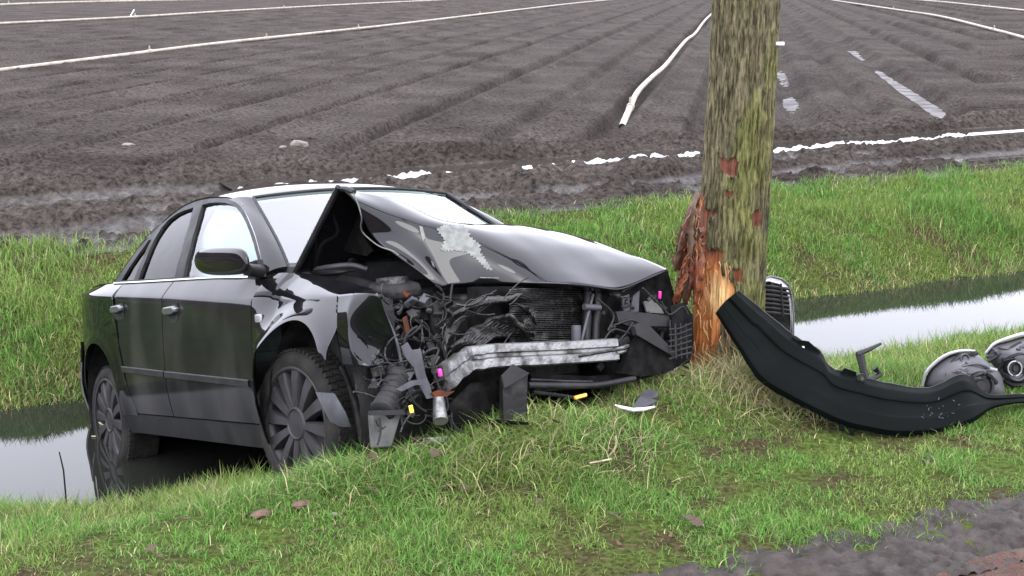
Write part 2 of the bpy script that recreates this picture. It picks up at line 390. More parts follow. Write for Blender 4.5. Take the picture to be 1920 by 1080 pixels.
def water_material(name, col, bump=.02, scale=6):
    m, t, n, b = new_mat(name)
    b.inputs['Base Color'].default_value = (*col, 1); b.inputs['Roughness'].default_value = .015; b.inputs['IOR'].default_value = 1.33
    b.inputs['Specular IOR Level'].default_value = .5 if 'ditch' in name else .3
    tc = n.new('ShaderNodeTexCoord'); ns = n.new('ShaderNodeTexNoise'); ns.inputs['Scale'].default_value = scale; ns.inputs['Detail'].default_value = 2
    t.links.new(tc.outputs['Object'], ns.inputs[0]); bp = n.new('ShaderNodeBump'); bp.inputs['Strength'].default_value = bump; bp.inputs['Distance'].default_value = .02
    t.links.new(ns.outputs[0], bp.inputs['Height']); t.links.new(bp.outputs[0], b.inputs['Normal']); return m
M['soil'] = soil_material(); M['mud'] = mud_material()
M['water'] = water_material('ditch_water', (.012, .013, .011), .03, 3)
M['film'] = mat('watery_mud', (.045, .040, .037), .42, 0, (.03, .026, .024), 2.5, .6, bump=.8, bscale=22, spec=.10)
M['puddle'] = water_material('puddle_water', (.03, .026, .022), .02, 8)

# verge, bank and ditch bed
vs = np.concatenate([np.linspace(-300, -10, 8)[:-1], np.linspace(-10, 2.2, 20)[:-1], np.arange(2.2, 10.5, .045)])
ss = np.concatenate([np.linspace(-300, -12, 12)[:-1], np.linspace(-12, -4, 40)[:-1], np.arange(-4, 11, .05), np.linspace(11, 20, 60)[1:], np.linspace(20, 300, 14)[1:]])
S, V = np.meshgrid(ss, vs); sheet('ground', S, V, lambda x, y: field_full(x, y) - .02 * sstep(10.25, 10.45, ND[0] * x + ND[1] * y), M['soil'])
# ploughed field
vs = np.concatenate([np.arange(10.3, 16.6, .034), 16.6 * np.cumprod(np.full(440, 1.0072)), np.array([480, 700, 1100, 1700.])])
wcol = np.linspace(-1, 1, 600)
V = np.repeat(vs[:, None], len(wcol), 1)
mid = 5.2 + .56 * (V - 10.3)                       # the rows head off to the right of the ditch normal
half = 5.8 + .52 * (V - 10.3)
S = mid + half * wcol + np.sign(wcol) * (60 + 3 * V) * np.maximum(0, np.abs(wcol) - .95) / .05
sheet('field', S, V, field_full, M['mud'])
# road corner
def road_z(x, y): return ground_z(x, y) * 0 + .028 + .006 * (fbm(np.asarray(x) * 3, np.asarray(y) * 3, 3, 8) - .5)
m_road, t, n, b = new_mat('worn_red_asphalt')
tc = n.new('ShaderNodeTexCoord'); a = n.new('ShaderNodeTexNoise'); a.inputs['Scale'].default_value = 3; a.inputs['Detail'].default_value = 8
c = n.new('ShaderNodeTexVoronoi'); c.inputs['Scale'].default_value = 110
t.links.new(tc.outputs['Object'], a.inputs[0]); t.links.new(tc.outputs['Object'], c.inputs[0])
r = n.new('ShaderNodeValToRGB'); e = r.color_ramp.elements; e[0].position = .3; e[0].color = (.062, .034, .027, 1); e[1].position = .7; e[1].color = (.115, .066, .053, 1)
t.links.new(a.outputs[0], r.inputs[0])
mi = n.new('ShaderNodeMix'); mi.data_type = 'RGBA'; mi.blend_type = 'OVERLAY'; mi.inputs[0].default_value = .35
t.links.new(r.outputs[0], mi.inputs[6]); t.links.new(c.outputs['Color'], mi.inputs[7])
hsn = n.new('ShaderNodeHueSaturation'); hsn.inputs['Saturation'].default_value = .95; hsn.inputs['Value'].default_value = .75; t.links.new(mi.outputs[2], hsn.inputs['Color'])
t.links.new(hsn.outputs[0], b.inputs['Base Color']); b.inputs['Roughness'].default_value = .85; b.inputs['Specular IOR Level'].default_value = .12
bp = n.new('ShaderNodeBump'); bp.inputs['Strength'].default_value = .5; bp.inputs['Distance'].default_value = .004
t.links.new(c.outputs[0], bp.inputs['Height']); t.links.new(bp.outputs[0], b.inputs['Normal'])
ss2 = np.concatenate([np.linspace(-300, -6, 12)[:-1], np.arange(-6, 12, .06), np.linspace(12, 300, 12)])
vv2 = np.linspace(0, 1, 50)
edge = 2.82 + .14 * (fbm(ss2 * 1.6, ss2 * 0, 4, 19) - .5)
S = np.repeat(ss2[None], 50, 0); V = edge[None] - (vv2[::-1, None] ** 2) * 3.6
sheet('road', S, V, road_z, m_road)
# muddy shoulder between road and grass
m_sh = mat('shoulder_mud', (.016, .0125, .011), .6, 0, (.05, .042, .038), 14, .8, bump=1, bscale=45, lo=.35, hi=.7, spec=.15)
def shz(x, y):
    x = np.asarray(x); y = np.asarray(y); v = ND[0] * x + ND[1] * y
    return ground_z(x, y) + .012 + (.05 * (fbm(x * 5, y * 5, 3, 29) - .5) + .06 * (fbm(x * 19, y * 19, 3, 30, .8) - .5)) + .006 - .07 * sstep(3.12, 3.45, v)
ss3 = np.arange(-3, 7, .016); e2 = 3.24 + .30 * (fbm(ss3 * 1.3, ss3 * 0 + 4, 4, 91) - .5)
V = (2.72 + (e2 - 2.72)[None] * np.linspace(0, 1, 40)[:, None]); S = np.repeat(ss3[None], 40, 0)
sheet('muddy_shoulder', S, V, shz, m_sh)

# ditch water
WZ = -.86
def flat(z): return lambda x, y: np.full_like(x, z)
S, V = np.meshgrid(np.linspace(-200, 200, 60), np.linspace(6.3, 9.0, 6)); sheet('ditch_water', S, V, flat(WZ), M['water'])
# standing water in the ruts and in two furrows
S, V = np.meshgrid(np.linspace(3.2, 30, 90), np.linspace(12.5, 13.6, 5)); sheet('puddle', S, V, flat(-.212), M['puddle'])
S, V = np.meshgrid(np.linspace(-4, 26, 90), np.linspace(13.6, 14.25, 5)); sheet('puddle', S, V, flat(-.250), M['puddle'])
S, V = np.meshgrid(np.linspace(-4, 26, 90), np.linspace(11.0, 11.7, 5)); sheet('puddle', S, V, flat(-.285), M['puddle'])
for qc, y0, y1, lv in ((.92, 15.8, 33, -.345), (3.27, 15.4, 40, -.345)):
    ys = np.linspace(y0, y1, 40); V4, nl = [], 4
    for yy in ys:
        for k in range(nl): 
            qq = qc - .5 + 1.0 * k / (nl - 1); xx = (qq + .175 * yy) / .985
            V4.append((xx, yy, lv))
    setp(mk('puddle', V4, gridf(40, nl), M['film']), kind='structure')

# ------------------------------------------------------------------ grass blades
def blades(name, pos, h, wd, lean, cols, kind='stuff', seed=0, curl=.5, parent=None, droop=None):
    N = len(pos); rg = np.random.default_rng(seed)
    yaw = rg.uniform(0, 2 * math.pi, N); la = droop if droop is not None else rg.uniform(0, 2 * math.pi, N)
    d = np.stack([np.cos(la), np.sin(la), np.zeros(N)], 1); wv = np.stack([np.cos(yaw), np.sin(yaw), np.zeros(N)], 1)
    ln = (lean * h)[:, None]; H = h[:, None] * np.array([[0, 0, 1.]])
    up = np.sqrt(np.clip(1 - lean ** 2, .05, 1))[:, None]
    b = pos; md = pos + H * up * .55 + d * ln * .3; tp = pos + H * up * (1 - .25 * np.clip(lean, 0, 1))[:, None] + d * ln * 1.0
    W = wv * wd[:, None]
    P = np.stack([b - W * .5, b + W * .5, md - W * .42, md + W * .42, tp], 1).reshape(-1, 3)
    k = (np.arange(N) * 5)[:, None]
    F = np.concatenate([k + [0, 1, 3], k + [0, 3, 2], k + [2, 3, 4]], 1).reshape(-1)
    me = bpy.data.meshes.new(name); me.vertices.add(len(P)); me.vertices.foreach_set('co', P.ravel())
    me.loops.add(len(F)); me.loops.foreach_set('vertex_index', F); nf = len(F) // 3
    me.polygons.add(nf); me.polygons.foreach_set('loop_start', np.arange(nf) * 3); me.polygons.foreach_set('loop_total', np.full(nf, 3)); me.update(calc_edges=True)
    at = me.attributes.new('tint', 'FLOAT_COLOR', 'POINT')
    c = np.repeat(np.concatenate([cols, np.ones((N, 1))], 1), 5, 0); at.data.foreach_set('color', c.ravel().astype(np.float32))
    me.materials.append(M['grass']); o = bpy.data.objects.new(name, me); COL.objects.link(o)
    if kind: o['kind'] = kind
    if parent: o.parent = parent
    return o
GREEN = np.array([.100, .170, .034]); LUSH = np.array([.072, .174, .030]); OLIVE = np.array([.128, .150, .050]); STRAW = np.array([.30, .27, .145])
def tintmix(N, x, y, straw, rg):
    a = fbm(x * 1.3, y * 1.3, 3, 51)[:, None]; k = rg.random((N, 1))
    c = np.where(a > .52, LUSH, GREEN) * (1 - .5 * k) + OLIVE * .5 * k
    st = (rg.random(N) < straw)[:, None]
    c = np.where(st, STRAW * rg.uniform(.6, 1.15, (N, 1)), c)
    return c * rg.uniform(.55, 1.65, (N, 1))
def scatter(n, s0, s1, v0, v1, rg):
    s = rg.uniform(s0, s1, n); v = rg.uniform(v0, v1, n)
    return UD[0] * s + ND[0] * v, UD[1] * s + ND[1] * v, s, v
def infrustum(x, y, m=1.1): return (np.abs(x) < .42 * y + m) & (y > 3.1)
def clear_of_car(x, y):
    p = (np.stack([x, y, np.full_like(x, -.1)], 1) - TC) @ RC
    out = ~((p[:, 0] > -3.7) & (p[:, 0] < .5) & (np.abs(p[:, 1]) < .80))
    whl = ((p[:, 0] > -.5) & (p[:, 0] < .28) & (p[:, 1] > -1.02) & (p[:, 1] < -.6))
    return out & ~whl
rg = np.random.default_rng(3)
# mown verge
x, y, s, v = scatter(720000, -3.8, 8.0, 2.95, 5.6, rg)
den = fbm(x * 2.1, y * 2.1, 4, 9, .6); bare = sstep(.37, .48, den) * sstep(.30, .40, fbm(x * 6 + 3, y * 6, 3, 90))
edgefade = sstep(3.02, 3.40, v + .5 * (fbm(s * 1.3, s * 0 + 4, 4, 91) - .5) * -.44 + .25 * (den - .5))
keep = infrustum(x, y) & (rg.random(len(x)) < (.10 + .90 * bare) * edgefade * (1 - .5 * sstep(4.9, 5.6, v))) & clear_of_car(x, y)
x, y, s, v, den = x[keep], y[keep], s[keep], v[keep], den[keep]
N = len(x); tall = sstep(.5, .68, fbm(x * 1.7 + 9, y * 1.7, 3, 14)); bank = sstep(4.15, 4.75, v)
hh = (.016 + .022 * rg.random(N)) * (1 + 1.1 * tall) * (1 + 1.3 * bank)
blades('verge_grass', np.stack([x, y, ground_z(x, y) - .004], 1), hh, rg.uniform(.0022, .0044, N), rg.uniform(.3, 1.25, N), tintmix(N, x, y, .07 + .20 * bank * fbm(x * 2, y * 2, 2, 70), rg), seed=1)
# long bank grass along the near edge of the ditch
x, y, s, v = scatter(190000, -4, 9.5, 4.45, 7.0, rg)
cl = fbm(x * 3.3, y * 3.3, 3, 27)
keep = infrustum(x, y, 1.6) & clear_of_car(x, y) & (rg.random(len(x)) < sstep(.36, .56, cl) * sstep(4.45, 4.95, v) * (1 - .8 * sstep(6.2, 6.7, v)))
x, y, v = x[keep], y[keep], v[keep]; N = len(x)
hh = rg.uniform(.06, .17, N) * (.8 + .5 * sstep(.5, .7, fbm(x * 2, y * 2, 2, 39)))
blades('bank_grass', np.stack([x, y, ground_z(x, y) - .004], 1), hh, rg.uniform(.003, .0058, N), rg.uniform(.2, 1.05, N), tintmix(N, x, y, .15, rg), seed=2)
# far bank
x, y, s, v = scatter(370000, -4, 16.5, 8.48, 10.75, rg)
cl = fbm(x * 1.5, y * 1.5, 4, 47)
edge2 = 10.35 + .9 * (fbm(s * .6, s * 0, 3, 53) - .5)
keep = infrustum(x, y, 1.6) & (rg.random(len(x)) < (.25 + .75 * sstep(.34, .5, cl)) * (1 - sstep(edge2 - .25, edge2 + .25, v)))
x, y, v = x[keep], y[keep], v[keep]; N = len(x)
hh = rg.uniform(.05, .13, N) * (.75 + .7 * sstep(.45, .7, fbm(x * 1.1, y * 1.1, 2, 57)))
blades('far_bank_grass', np.stack([x, y, field_full(x, y) - .004], 1), hh, rg.uniform(.004, .008, N), rg.uniform(.2, 1.1, N), tintmix(N, x, y, .06 + .25 * (1 - sstep(8.6, 9.1, v)), rg), seed=4)

# ================================================================== the car (all parts in car coordinates: x forward, y to its left, z up)
car = empty('crashed_car')
car.matrix_world = Matrix([[*RC[0], TC[0]], [*RC[1], TC[1]], [*RC[2], TC[2]], [0, 0, 0, 1]])
setp(car, 'wrecked black saloon car with crushed front standing tail down in the ditch', 'car')

def zc(x): return .84 + np.clip(-x - .485, -.25, 3) * .058 + np.minimum(0, x * 0)
def zb(x): return np.interp(x, [-3.7, -3.3, -2.652, -.543, -.35, .1, .45], [1.0, 1.03, 1.033, .95, .945, .895, .832])
FW = np.array([-.015, .345]); FR = .40          # front arch centre (x,z), radius
RW = np.array([-2.775, .315]); RR = .375
def hw(x, z):
    """half width of the body side"""
    x = np.asarray(x, float); z = np.asarray(z, float)
    W = .880 - .10 * np.clip((x + .1) / .95, 0, 2) ** 2.2 - .27 * np.clip((-2.7 - x) / 1.0, 0, 2) ** 2.3
    c, t = zc(x), zb(x)
    o = -.06 * np.clip((.5 - z) / .33, 0, 2) ** 1.8 - .012 * np.clip((z - .62) / .25, 0, 1) ** 2
    q = np.clip((z - c) / np.maximum(t - c, .03), 0, 1.4)
    top = np.interp(x, [-3.3, -.7, -.4, .4], [.075, .075, .12, .075])
    o = o - top * (q ** 1.15)
    o = o - .42 * np.clip(z - .62, 0, .3) * sstep(-.52, -.28, x) + .045 * sstep(-.52, -.30, x)
    for cc, R in ((FW, FR), (RW, RR)):
        d = np.hypot(x - cc[0], z - cc[1]); o = o + (.030 if cc is FW else .018) * np.exp(-((d - R) / .065) ** 2) * (d > R - .09)
    return W + o
def gh(x, z):
    """half width of the glasshouse"""
    q = np.clip((z - zb(x)) / (1.40 - zb(x)), -.2, 1.15)
    return .785 - .075 * q - .135 * np.clip(q, 0, 2) ** 1.7
def on_surf(u, v, f):
    y = -.8
    for _ in range(25):
        p = cpt(u, v, 'y', y); y = .5 * y - .5 * float(f(p[0], p[2]))
    return np.array([p[0], y, p[2]])
def gside(u, v): return on_surf(u, v, gh)
def patch(name, xl, xr, zlo, zhi, nx, nz, f, m, par=car, thick=.006, mirror=True, crease=True, inset=0):
    """panel of the body side between two edges xl(t), xr(t); one per side"""
    out = []
    for sg in ((-1, 1) if mirror else (-1,)):
        Vt = []
        ts = np.linspace(0, 1, nz)
        for t in ts:
            for i in np.linspace(0, 1, nx):
                x = xl(t) + (xr(t) - xl(t)) * i; a, b = float(zlo(x)), float(zhi(x))
                if crease and b > zc(x) + .03 and a < zc(x):
                    c = float(zc(x)); z = a + (c - a) * min(1, t / .72) if t <= .72 else c + (b - c) * (t - .72) / .28
                else: z = a + (b - a) * t
                Vt.append((x, sg * (float(f(x, z)) - inset), z))
        out.append(mk(name, Vt, gridf(nz, nx), m, par, thick=thick, off=-1 if sg < 0 else 1))
    return out
def arch(cc, R, base):
    def f(x):
        d = R * R - (x - cc[0]) ** 2
        return max(base, cc[1] + math.sqrt(d)) if d > 0 else base
    return f
k = lambda c: (lambda t: c)
SILL = .285
fd = patch('front_door', k(-1.634), k(-.500), lambda x: SILL, lambda x: zb(x), 30, 26, hw, M['dirty'])
rdx = lambda z: np.interp(z, [.28, .55, .80, .955, 1.1], [-2.20, -2.325, -2.405, -2.44, -2.44])
rd = patch('rear_door', lambda t: float(rdx(SILL + t * .70)), k(-1.646), lambda x: SILL, lambda x: zb(x), 26, 26, hw, M['dirty'])
def qhi(x):
    if x > -2.45: return float(np.interp(-x, [2.20, 2.325, 2.405, 2.45], [.285, .55, .80, .955]))
    return float(zb(x))
xs_q = lambda t: -3.42
qp = []
for sg in (-1, 1):
    xs = np.unique(np.concatenate([np.linspace(-3.45, -2.215, 60), RW[0] + RR * np.cos(np.linspace(0, math.pi, 40)), [-2.451, -2.449]]))
    lo = arch(RW, RR, .27); Vt = []
    for x in xs:
        a, b_ = lo(x), max(qhi(x), lo(x) + .01)
        for t in np.linspace(0, 1, 22):
            c = float(zc(x))
            if b_ > c + .03: z = a + (c - a) * min(1, t / .72) if t <= .72 else c + (b_ - c) * (t - .72) / .28
            else: z = a + (b_ - a) * t
            Vt.append((x, sg * float(hw(x, z)), z))
    qp.append(mk('quarter_panel', Vt, gridf(len(xs), 22), M['paint'], car, thick=.006))
sill = patch('sill', k(-2.40), k(-.46), lambda x: .165, lambda x: SILL - .008, 30, 6, lambda x, z: hw(x, z) - .005, M['plastic'], crease=False)

# right front wing: sound as far as the wheel arch, then buckled
_ft = np.array([cpt(u, v, 'y', -.735) for u, v in ((535, 512), (549, 513), (575, 517), (600, 522), (625, 527.5), (650, 533), (680, 542), (714, 552))])
ft = lambda x: np.interp(x, _ft[:, 0], _ft[:, 2])
fen = []
for sg in (-1, 1):
    x1 = .33 if sg < 0 else .26
    xs = np.unique(np.concatenate([np.linspace(-.490, x1, 46), np.clip(FW[0] + FR * np.cos(np.linspace(0, math.pi, 40)), -.49, x1)]))
    lo = arch(FW, FR, .20); Vt = []
    for x in xs:
        a = lo(x); b_ = float(ft(x)); c = min(float(zc(x)), b_ - .012)
        for t in np.linspace(0, 1, 22):
            z = a + (c - a) * min(1, t / .66) if t <= .66 else c + (b_ - c) * (t - .66) / .34
            yy = float(hw(x, min(z, c)))
            if z > c:
                q = (z - c) / max(b_ - c, .01); yy -= (.155 - .03 * np.clip((x + .1) / .5, 0, 1)) * q ** 1.5 * (.85 if x > -.36 else .7)
            if sg > 0 and x > .3: pass
            Vt.append((x, sg * yy, z))
    fen.append(mk('front_wing', Vt, gridf(len(xs), 22), M['paint'], car, thick=.006))
# buckled front end of the right wing
def cy(u, v, y): return cpt(u, v, 'y', y)
A = [cy(632, 553, -.850), cy(664, 550, -.845), cy(703, 549, -.825), cy(713, 560, -.80),
     cy(628, 600, -.885), cy(652, 582, -.885), cy(686, 578, -.835), cy(722, 588, -.77),
     cy(632, 640, -.880), cy(652, 625, -.885), cy(688, 625, -.80), cy(736, 622, -.73),
     cy(640, 668, -.875), cy(660, 662, -.885), cy(692, 668, -.80), cy(748, 655, -.69),
     cy(641, 684, -.86), cy(664, 686, -.87), cy(694, 687, -.815), cy(752, 682, -.66)]
buck = mk('buckled_wing_tip', A, gridf(5, 4), M['paint'], fen[0])
ss_ = buck.modifiers.new('round', 'SUBSURF'); ss_.levels = 2; ss_.render_levels = 3
s_ = buck.modifiers.new('thickness', 'SOLIDIFY'); s_.thickness = .006
bm = bmesh.new(); bm.from_mesh(buck.data); cl = bm.edges.layers.float.new('crease_edge'); bm.verts.ensure_lookup_table()
for e in bm.edges:
    i, j = sorted(v.index for v in e.verts)
    e[cl] = .95 if (i % 4, j % 4) == (1, 1) or e.is_boundary else (.5 if (i % 4, j % 4) == (2, 2) and i > 8 else 0)
bm.to_mesh(buck.data); bm.free()
tube('wing_edge', [cy(706, 551, -.785), cy(722, 590, -.74), cy(742, 635, -.71), cy(753, 682, -.69)], .006, M['greyplastic'], fen[0], smooth_n=14)

# rubbing strips, door handles, side repeater
for o, pts in ((fd[0], [(470, 717.6), (312, 700.5)]), (rd[0], [(310, 700), (232, 691)])):
    P = [on_surf(*(np.array(pts[0]) + (np.array(pts[1]) - np.array(pts[0])) * t), hw) for t in np.linspace(0, 1, 14)]
    Vt = []
    for p in P:
        for dy, dz in ((0, -.022), (-.012, -.019), (-.014, .008), (-.009, .013), (0, .014)): Vt.append(p + np.array([0, dy, dz]))
    rs_ = mk('rubbing_strip', Vt, gridf(len(P), 5), M['plastic'], o, autos=35)
    tube('strip_highlight', [p + np.array([0, -.013, .011]) for p in P], .003, M['handle'], o, n=5)
def handle(door, u, v, s):
    p = on_surf(u, v, hw); x, z = p[0], p[2]
    pr = [(-.125, -.016), (-.13, .006), (-.11, .022), (.05, .026), (.085, .012), (.08, -.012), (.04, -.024), (-.09, -.026)]
    Vt = []
    for kx, d in ((1, .0), (1, .022), (.86, .032)):
        for a, c in pr: Vt.append((x + .03 + a * kx * s, -float(hw(x, z)) - d, z + c * kx * s + .008 * kx))
    F = gridf(3, 8, True) + [tuple(range(16, 24))]
    o = mk('door_handle', Vt, F, M['handle'], door, autos=30); bevel(o, .004)
    rc = [(-.10, .03), (-.09, -.045), (-.03, -.062), (.06, -.05), (.085, 0), (.06, .045)]
    Vt = [(x + .03 + a, -float(hw(x, z)) - .0065, z + c) for a, c in rc]
    mk('recess_shade', Vt, [tuple(range(6))], M['dark'], door, smooth=False, thick=.002)  # dark plate laid on the door skin paints the shade of the recess
handle(fd[0], 323, 585, .86); handle(rd[0], 223, 582, .86)
p = on_surf(486, 597, hw)
V_, F_ = box_geo(p + np.array([0, -.003, 0]), np.eye(3), (.034, .006, .019)); bevel(mk('side_repeater', V_, F_, M['lens'], fen[0]), .005)
# fuel flap outline and light splash marks
p = on_surf(178, 583, hw)
ring = [(p[0] + .075 * math.cos(a), -float(hw(p[0] + .075 * math.cos(a), p[2] + .085 * math.sin(a))) - .001, p[2] + .085 * math.sin(a)) for a in np.linspace(0, 2 * math.pi, 33)]
tube('fuel_flap_gap', ring, .003, M['dark'], qp[0], n=5)

# glasshouse: chrome line, pillars, panes
chrome_px = [(216, 531), (230, 511), (245.5, 489), (265, 463), (286, 441), (308, 419), (334, 398), (352, 387), (372, 379), (396, 374.5), (420, 374), (436, 377), (447, 383), (458, 395), (466, 408.7), (475, 430), (482, 449), (491, 483), (498, 517)]
CH = catmull([gside(*q) for q in chrome_px], 70)
tube('window_trim', CH, .0075, M['chrome'], car, n=6)
tube('window_trim', [on_surf(u, v, hw) + np.array([0, -.004, .002]) for u, v in ((216, 532), (260, 530), (330, 526), (400, 522), (460, 521), (497, 519.5))], .008, M['chrome'], car, n=6, smooth_n=24)
fw = [(346.5, 520), (358, 470), (370, 425), (381.5, 386), (395, 382.5), (409, 381.5), (424, 382), (436, 385.5), (446, 392), (455, 403), (464, 420), (471, 438), (478, 458), (485, 484), (491, 518)]
rw = [(262, 525), (274, 492), (292, 450), (305, 429), (318, 414), (333, 403), (347, 396.5), (365, 391), (356, 427), (342, 476), (330, 521)]
qw = [(230, 527), (246, 501), (262, 478), (281, 452), (286, 451), (268, 489), (254, 525.5)]
def pane(name, px, m, inset, par):
    P = [gside(*q) for q in px]; V2, F = poly_tris([(p[0], p[2]) for p in P], .12)
    o = mk(name, [(x, -float(gh(x, z)) + inset, z) for x, z in V2], F, m, par)
    mk(name, [(x, float(gh(x, z)) - inset, z) for x, z in V2], F, m, (fd if par is fd[0] else rd)[1]); return P
Pf = pane('window_glass', fw, M['glass'], .008, fd[0]); Pr = pane('window_glass', rw, M['privacy'], .008, rd[0])
pane('quarter_glass', qw, M['privacy'], .006, rd[0])
# black surrounds of the side windows
out2 = [(p[0], p[2]) for p in CH] + [(float(x), float(zb(x))) for x in np.linspace(CH[-1][0], CH[0][0], 24)[1:-1]]
V2, F = poly_tris(out2, .10, [[(p[0], p[2]) for p in P] for P in (Pf, Pr, [gside(*q) for q in qw])])
for sg in (-1, 1):
    o = mk('window_frame', [(x, sg * (float(gh(x, z)) - .002), z) for x, z in V2], F, M['plastic'], car, thick=.02)
# pillars and roof
nC = len(CH); top_i = int(np.argmax(CH[:, 2]))
ws_px = [(474, 373), (500, 418), (522, 460), (540, 503)]
ws_y = [-.575, -.62, -.66, -.70]
WS = catmull([cpt(u, v, 'y', yy) for (u, v), yy in zip(ws_px, ws_y)], 20)
iF = [i for i in range(nC) if CH[i][0] > -1.33]
APL = np.array([CH[i] for i in np.linspace(iF[0], nC - 1, 20).astype(int)])
rail_f = APL[0]; 
xr0, xr1 = WS[0][0], -2.34
def roof_rail(x):
    i = np.argsort(CH[:, 0]); xs_, ys_, zs_ = CH[i, 0], CH[i, 1], CH[i, 2]
    return np.array([x, np.interp(x, xs_, ys_), np.interp(x, xs_, zs_)])
RGL_T, RGL_B = np.array([-2.36, -.52, 1.352]), np.array([-2.98, -.60, 1.045])
for sg in (-1, 1):
    def S_(p, o=0): return (p[0], sg * -p[1] if sg > 0 else p[1], p[2])
    Vt = []
    for a, b_ in zip(APL, WS):
        for t in np.linspace(0, 1, 7):
            q = a + (b_ - a) * t; q = q + np.array([.35, -.5, .5]) * .045 * 4 * t * (1 - t) * .35; Vt.append(S_(q))
    mk('windscreen_pillar', Vt, gridf(20, 7), M['paint'], car, thick=.02, off=0)
    iR = [i for i in range(nC) if CH[i][0] < -2.3]; CP = np.array([CH[i] for i in np.linspace(iR[-1], 0, 16).astype(int)])
    Vt = []
    for j, a in enumerate(CP):
        b_ = RGL_T + (RGL_B - RGL_T) * (j / 15)
        for t in np.linspace(0, 1, 7):
            q = a + (b_ - a) * t; q = q + np.array([0, -.3, .8]) * .03 * 4 * t * (1 - t); Vt.append(S_(q))
    mk('rear_pillar', Vt, gridf(16, 7), M['paint'], car, thick=.02, off=0)
Vt = []; xs = np.linspace(xr1, -1.06, 34); ys = np.linspace(-1, 1, 31)
for x in xs:
    r_ = roof_rail(x); crown = .062 - .03 * np.clip((x + 1.35) / .3, 0, 1) ** 2 - .03 * np.clip((-2.0 - x) / .35, 0, 1) ** 2
    for t in ys:
        yy = (r_[1]) * -t; z = r_[2] + crown * (1 - abs(t) ** 2.6) + .012
        Vt.append((x + .045 * (1 - t * t) * sstep(-1.5, -1.06, x), yy, z - .006))
roof = mk('roof', Vt, gridf(34, 31), M['paint'], car, thick=.02)
Vt = []
for x in np.linspace(xr1 + .05, -1.12, 12):
    r_ = roof_rail(x)
    for t in np.linspace(-1, 1, 13): Vt.append((x, r_[1] * -t * .97, r_[2] - .05 + .05 * (1 - t * t)))
mk('headliner', Vt, gridf(12, 13), M['headliner'], car, thick=.01)
# windscreen
def ws_pt(s, t):
    a = WS[int(round(t * 19))]; yy = a[1] * (1 - 2 * s)
    bow = 1 - (1 - 2 * s) ** 2
    return np.array([a[0] + .17 * bow * (.35 + .65 * t), yy, a[2] + .03 * bow * (1 - t)])
Vt = [ws_pt(s, t) for t in np.linspace(0, 1, 20) for s in np.linspace(0, 1, 25)]
ws = mk('windscreen', Vt, gridf(20, 25), M['screen'], car)
sealp = [ws_pt(s, 0) + np.array([.004, 0, .006]) for s in np.linspace(0, 1, 25)]
tube('windscreen_seal', sealp, .009, M['plastic'], ws, n=6)
for sg in (0, 1): tube('windscreen_seal', [ws_pt(sg, t) + np.array([.01, 0, .004]) for t in np.linspace(0, 1, 20)], .009, M['plastic'], ws, n=6)
for a, b_ in ((((.10, .97)), (.44, .90)), ((.55, .95), (.93, .70))):
    P = [ws_pt(a[0] + (b_[0] - a[0]) * t, a[1] + (b_[1] - a[1]) * t) + np.array([.02, 0, .016]) for t in np.linspace(0, 1, 10)]
    tube('wiper', P, .007, M['plastic'], ws, n=5)
# rear glass, boot, rear bumper
Vt = []
for t in np.linspace(0, 1, 12):
    a = RGL_T + (RGL_B - RGL_T) * t
    for s in np.linspace(-1, 1, 15): Vt.append((a[0] - .06 * (1 - s * s), a[1] * -s, a[2] + .025 * (1 - s * s)))
mk('rear_window', Vt, gridf(12, 15), M['privacy'], car)
Vt = []
prof = [(-2.94, 1.03), (-3.1, 1.05), (-3.35, 1.055), (-3.52, 1.045), (-3.57, 1.0), (-3.60, .9), (-3.62, .7)]
for x, z in prof:
    for s in np.linspace(-1, 1, 15):
        wd = min(.66, float(hw(max(x, -3.5), .9)) - .06); Vt.append((x - .05 * (1 - s * s), wd * s, z + .02 * (1 - s * s)))
mk('boot_lid', Vt, gridf(len(prof), 15), M['paint'], car, thick=.01)
Vt = []
for z in np.linspace(.24, .70, 8):
    for s in np.linspace(-1, 1, 31):
        a = s * 1.25; xx = -3.16 - .44 * abs(math.cos(a)) ** .55 if abs(a) < 1.57 else -3.16
        wd = float(hw(-3.16, z)) - .05; yy = wd * np.sign(s) * abs(math.sin(a) / math.sin(1.25)) ** .8
        Vt.append((xx - .03 * math.sin((z - .24) / .46 * math.pi), yy, z))
mk('rear_bumper', Vt, gridf(8, 31), M['paint'], car, thick=.01)
for sg in (-1, 1):
    V_, F_ = box_geo((-3.56, sg * .52, .86), np.eye(3), (.05, .11, .08)); bevel(mk('tail_lamp', V_, F_, mat('red_lens', (.25, .01, .01), .1, coat=1), car), .03, 3)

# mirror
mx0 = [(362, 492), (366, 474), (378, 466), (400, 463), (440, 462), (458, 466), (466, 480), (468, 500), (464, 513), (440, 516), (400, 517), (372, 512)]
P0 = np.array([cpt(u, v, 'y', -.97) for u, v in mx0]); c0 = P0.mean(0); Vt = []
fwd_m = np.array([.35, -.25, 0])
for sc_, d in ((.90, -.07), (1.0, -.04), (1.0, .0), (.95, .05), (.80, .085), (.5, .105), (.15, .11)):
    for p in P0: Vt.append(c0 + (p - c0) * sc_ + fwd_m * d)
msh = mk('mirror', Vt, gridf(7, 12, True) + [tuple(range(12)), tuple(range(72, 84))], M['paint'], car); s_ = msh.modifiers.new('round', 'SUBSURF'); s_.levels = s_.render_levels = 2
mk('mirror_glass', [c0 + (p - c0) * .84 + fwd_m * -.085 for p in P0], [tuple(range(12))], M['chrome'], msh, smooth=False)
tube('mirror_arm', [cpt(462, 505, 'y', -.93), cpt(480, 508, 'y', -.86), cpt(489, 510, 'y', -.78)], [.028, .03, .036], M['plastic'], msh, n=10)
plate('mirror_foot', [(470, 492), (487, 487), (494, 519), (470, 520)], ('y', -.805), M['plastic'], msh, .03)

